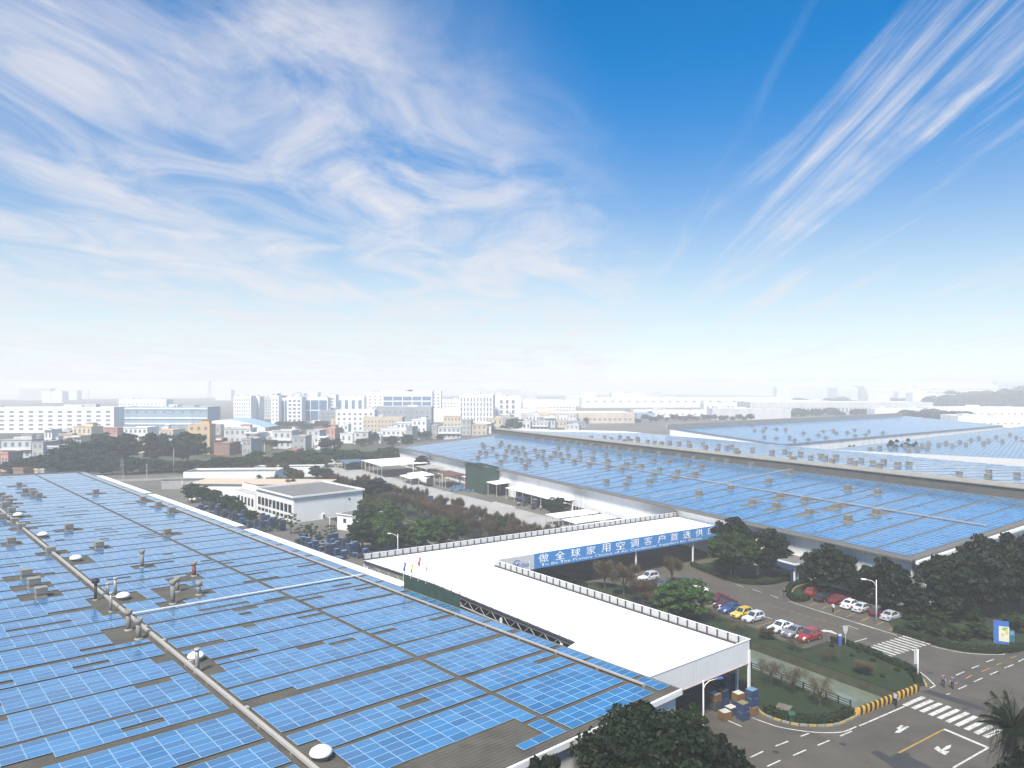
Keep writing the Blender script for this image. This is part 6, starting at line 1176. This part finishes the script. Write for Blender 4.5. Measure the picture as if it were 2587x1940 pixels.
while x < 1900: T('far', x, 1068 + random.uniform(-3, 3) - (x - 1480) * .012, random.uniform(12, 18), random.uniform(14, 30), 'small round tree in the avenue behind the solar roofs', 'avenue behind the solar roofs'); x += random.uniform(12, 18)
def mass(name, label, cat, spots):          # a far belt that reads as one mass: trunks and leaf clumps in one mesh
    g = MB(); gt = MB()
    for x, yb, hp, wp in spots:
        b = G(x, yb); k = b.y / F; h = hp * k; r = wp * k / 2
        gt.tube([b, b + Vector((0, 0, h * .5))], [.3, .15], 5)
        for q in range(520):
            d = rdir(); c = Vector((d.x * r, d.y * r, h * .55 + d.z * h * .45)) * 1.0; c = Vector((c.x * random.uniform(.6, 1.05), c.y * random.uniform(.6, 1.05), c.z)); leaf(g, b + c, r * .13 * random.uniform(.6, 1.3), (d + rdir() * .6).normalized(), .65)
    o = thing(name, label, cat, tuple(G(spots[0][0], spots[0][1]))); o['kind'] = 'stuff'; o0 = o.location.copy()
    for m_ in (g, gt): m_.v = [(x - o0.x, y - o0.y, z - o0.z) for x, y, z in m_.v]
    g.build('foliage', LEAF_D, o); gt.build('trunks', BARK, o); return o
for x0, x1, yb, hp, n, lb in ((1890, 2340, 1050, 16, 26, 'hazy belt of trees before the huge grey shed'), (2240, 2460, 1062, 22, 14, 'hazy belt of trees behind the broad solar roof'), (1800, 2000, 1022, 10, 12, 'faint belt of trees left of the far dormitory'), (2000, 2300, 1016, 10, 14, 'faint belt of trees below the far dormitory')):
    mass('tree_belt', lb, 'tree belt', [(random.uniform(x0, x1), yb + random.uniform(-4, 4), hp * random.uniform(.7, 1.3), random.uniform(26, 44)) for i in range(n)])
xs = [random.uniform(2330, 2640) for i in range(44)]
mass('wood', 'hazy dark wood at the far right edge', 'wood', [(x, random.uniform(1018, 1034), random.uniform(24, 34) + max(0, (x - 2420) * .07), random.uniform(40, 60)) for x in xs])
for x, y, r in ((1670, 1118, 3.0), (1940, 1132, 3.4), (2150, 1128, 4.0), (2262, 1116, 4.6), (2300, 1112, 3.8), (2165, 1160, 3.4), (2235, 1166, 4.0), (2440, 1186, 3.6)): # bushes rising in the gap between the halls
    b = at(x, y, 330 if y < 1150 else 250); BAND.setdefault('bushy tree top in the gap between the solar halls', []).append(tree('shrub', Vector((b.x, b.y, 0)), b.z + 2.2, r, '-', 'tree tops between the halls'))
for lb_, os_ in BAND.items(): count_out(os_, lambda o: o.location.x / o.location.y, lb_ + ', # from the left')
SCR = mat('scrub_ground', (.048, .055, .028), .95, .4, .06, dirt=(.10, .09, .065), dscale=.05)
tag(sheet('scrubland', [[G(-200, 1200), G(560, 1196), G(1060, 1160), G(1420, 1092), G(1420, 1074), G(700, 1080), G(-200, 1100)]], .02, SCR), kind='structure')
# pylons
for x, yt, yb in ((308, 1158, 1210), (530, 962, 1016), (224, 985, 1016)):
    b = G(x, yb); k = b.y / F; h = CAMZ - (yt - HY) * k; o = thing('pylon', {308: 'grey lattice pylon behind the near roof', 530: 'faint tall pylon in the haze', 224: 'faint pylon above the long white block'}[x], 'pylon', tuple(b)); w = h * .09; g = MB()
    L_ = [[Vector((sx * w * (1 - .8 * z), sy * w * (1 - .8 * z), h * z)) for sx, sy in ((-1, -1), (1, -1), (1, 1), (-1, 1))] for z in (0, .25, .5, .75, 1)]
    for i in range(4):
        for j in range(4): g.bar(L_[i][j], L_[i + 1][j], h * .008, h * .008); g.bar(L_[i][j], L_[i + 1][(j + 1) % 4], h * .005, h * .005)
    g.build('lattice', STEEL, o)
    g = MB()
    for z in (.7, .85): g.bar((-h * .12, 0, h * z), (h * .12, 0, h * z), h * .008, h * .008)
    g.build('cross_arms', STEEL, o)

# ------------------------------------------------------------------ haze
hz = bpy.data.materials.new('haze_air'); hz.use_nodes = True; t = hz.node_tree; t.nodes.clear()
pv = t.nodes.new('ShaderNodeVolumePrincipled'); ou = t.nodes.new('ShaderNodeOutputMaterial'); pv.inputs['Color'].default_value = (1.0, .985, .965, 1); pv.inputs['Density'].default_value = .0006; pv.inputs['Anisotropy'].default_value = .0
t.links.new(pv.outputs[0], ou.inputs['Volume'])
tag(MB().box(-4200, 4200, -3000, 4200, -3.6, 61).build('haze', hz), 'pale even haze in the air over the whole site', 'haze', kind='stuff')
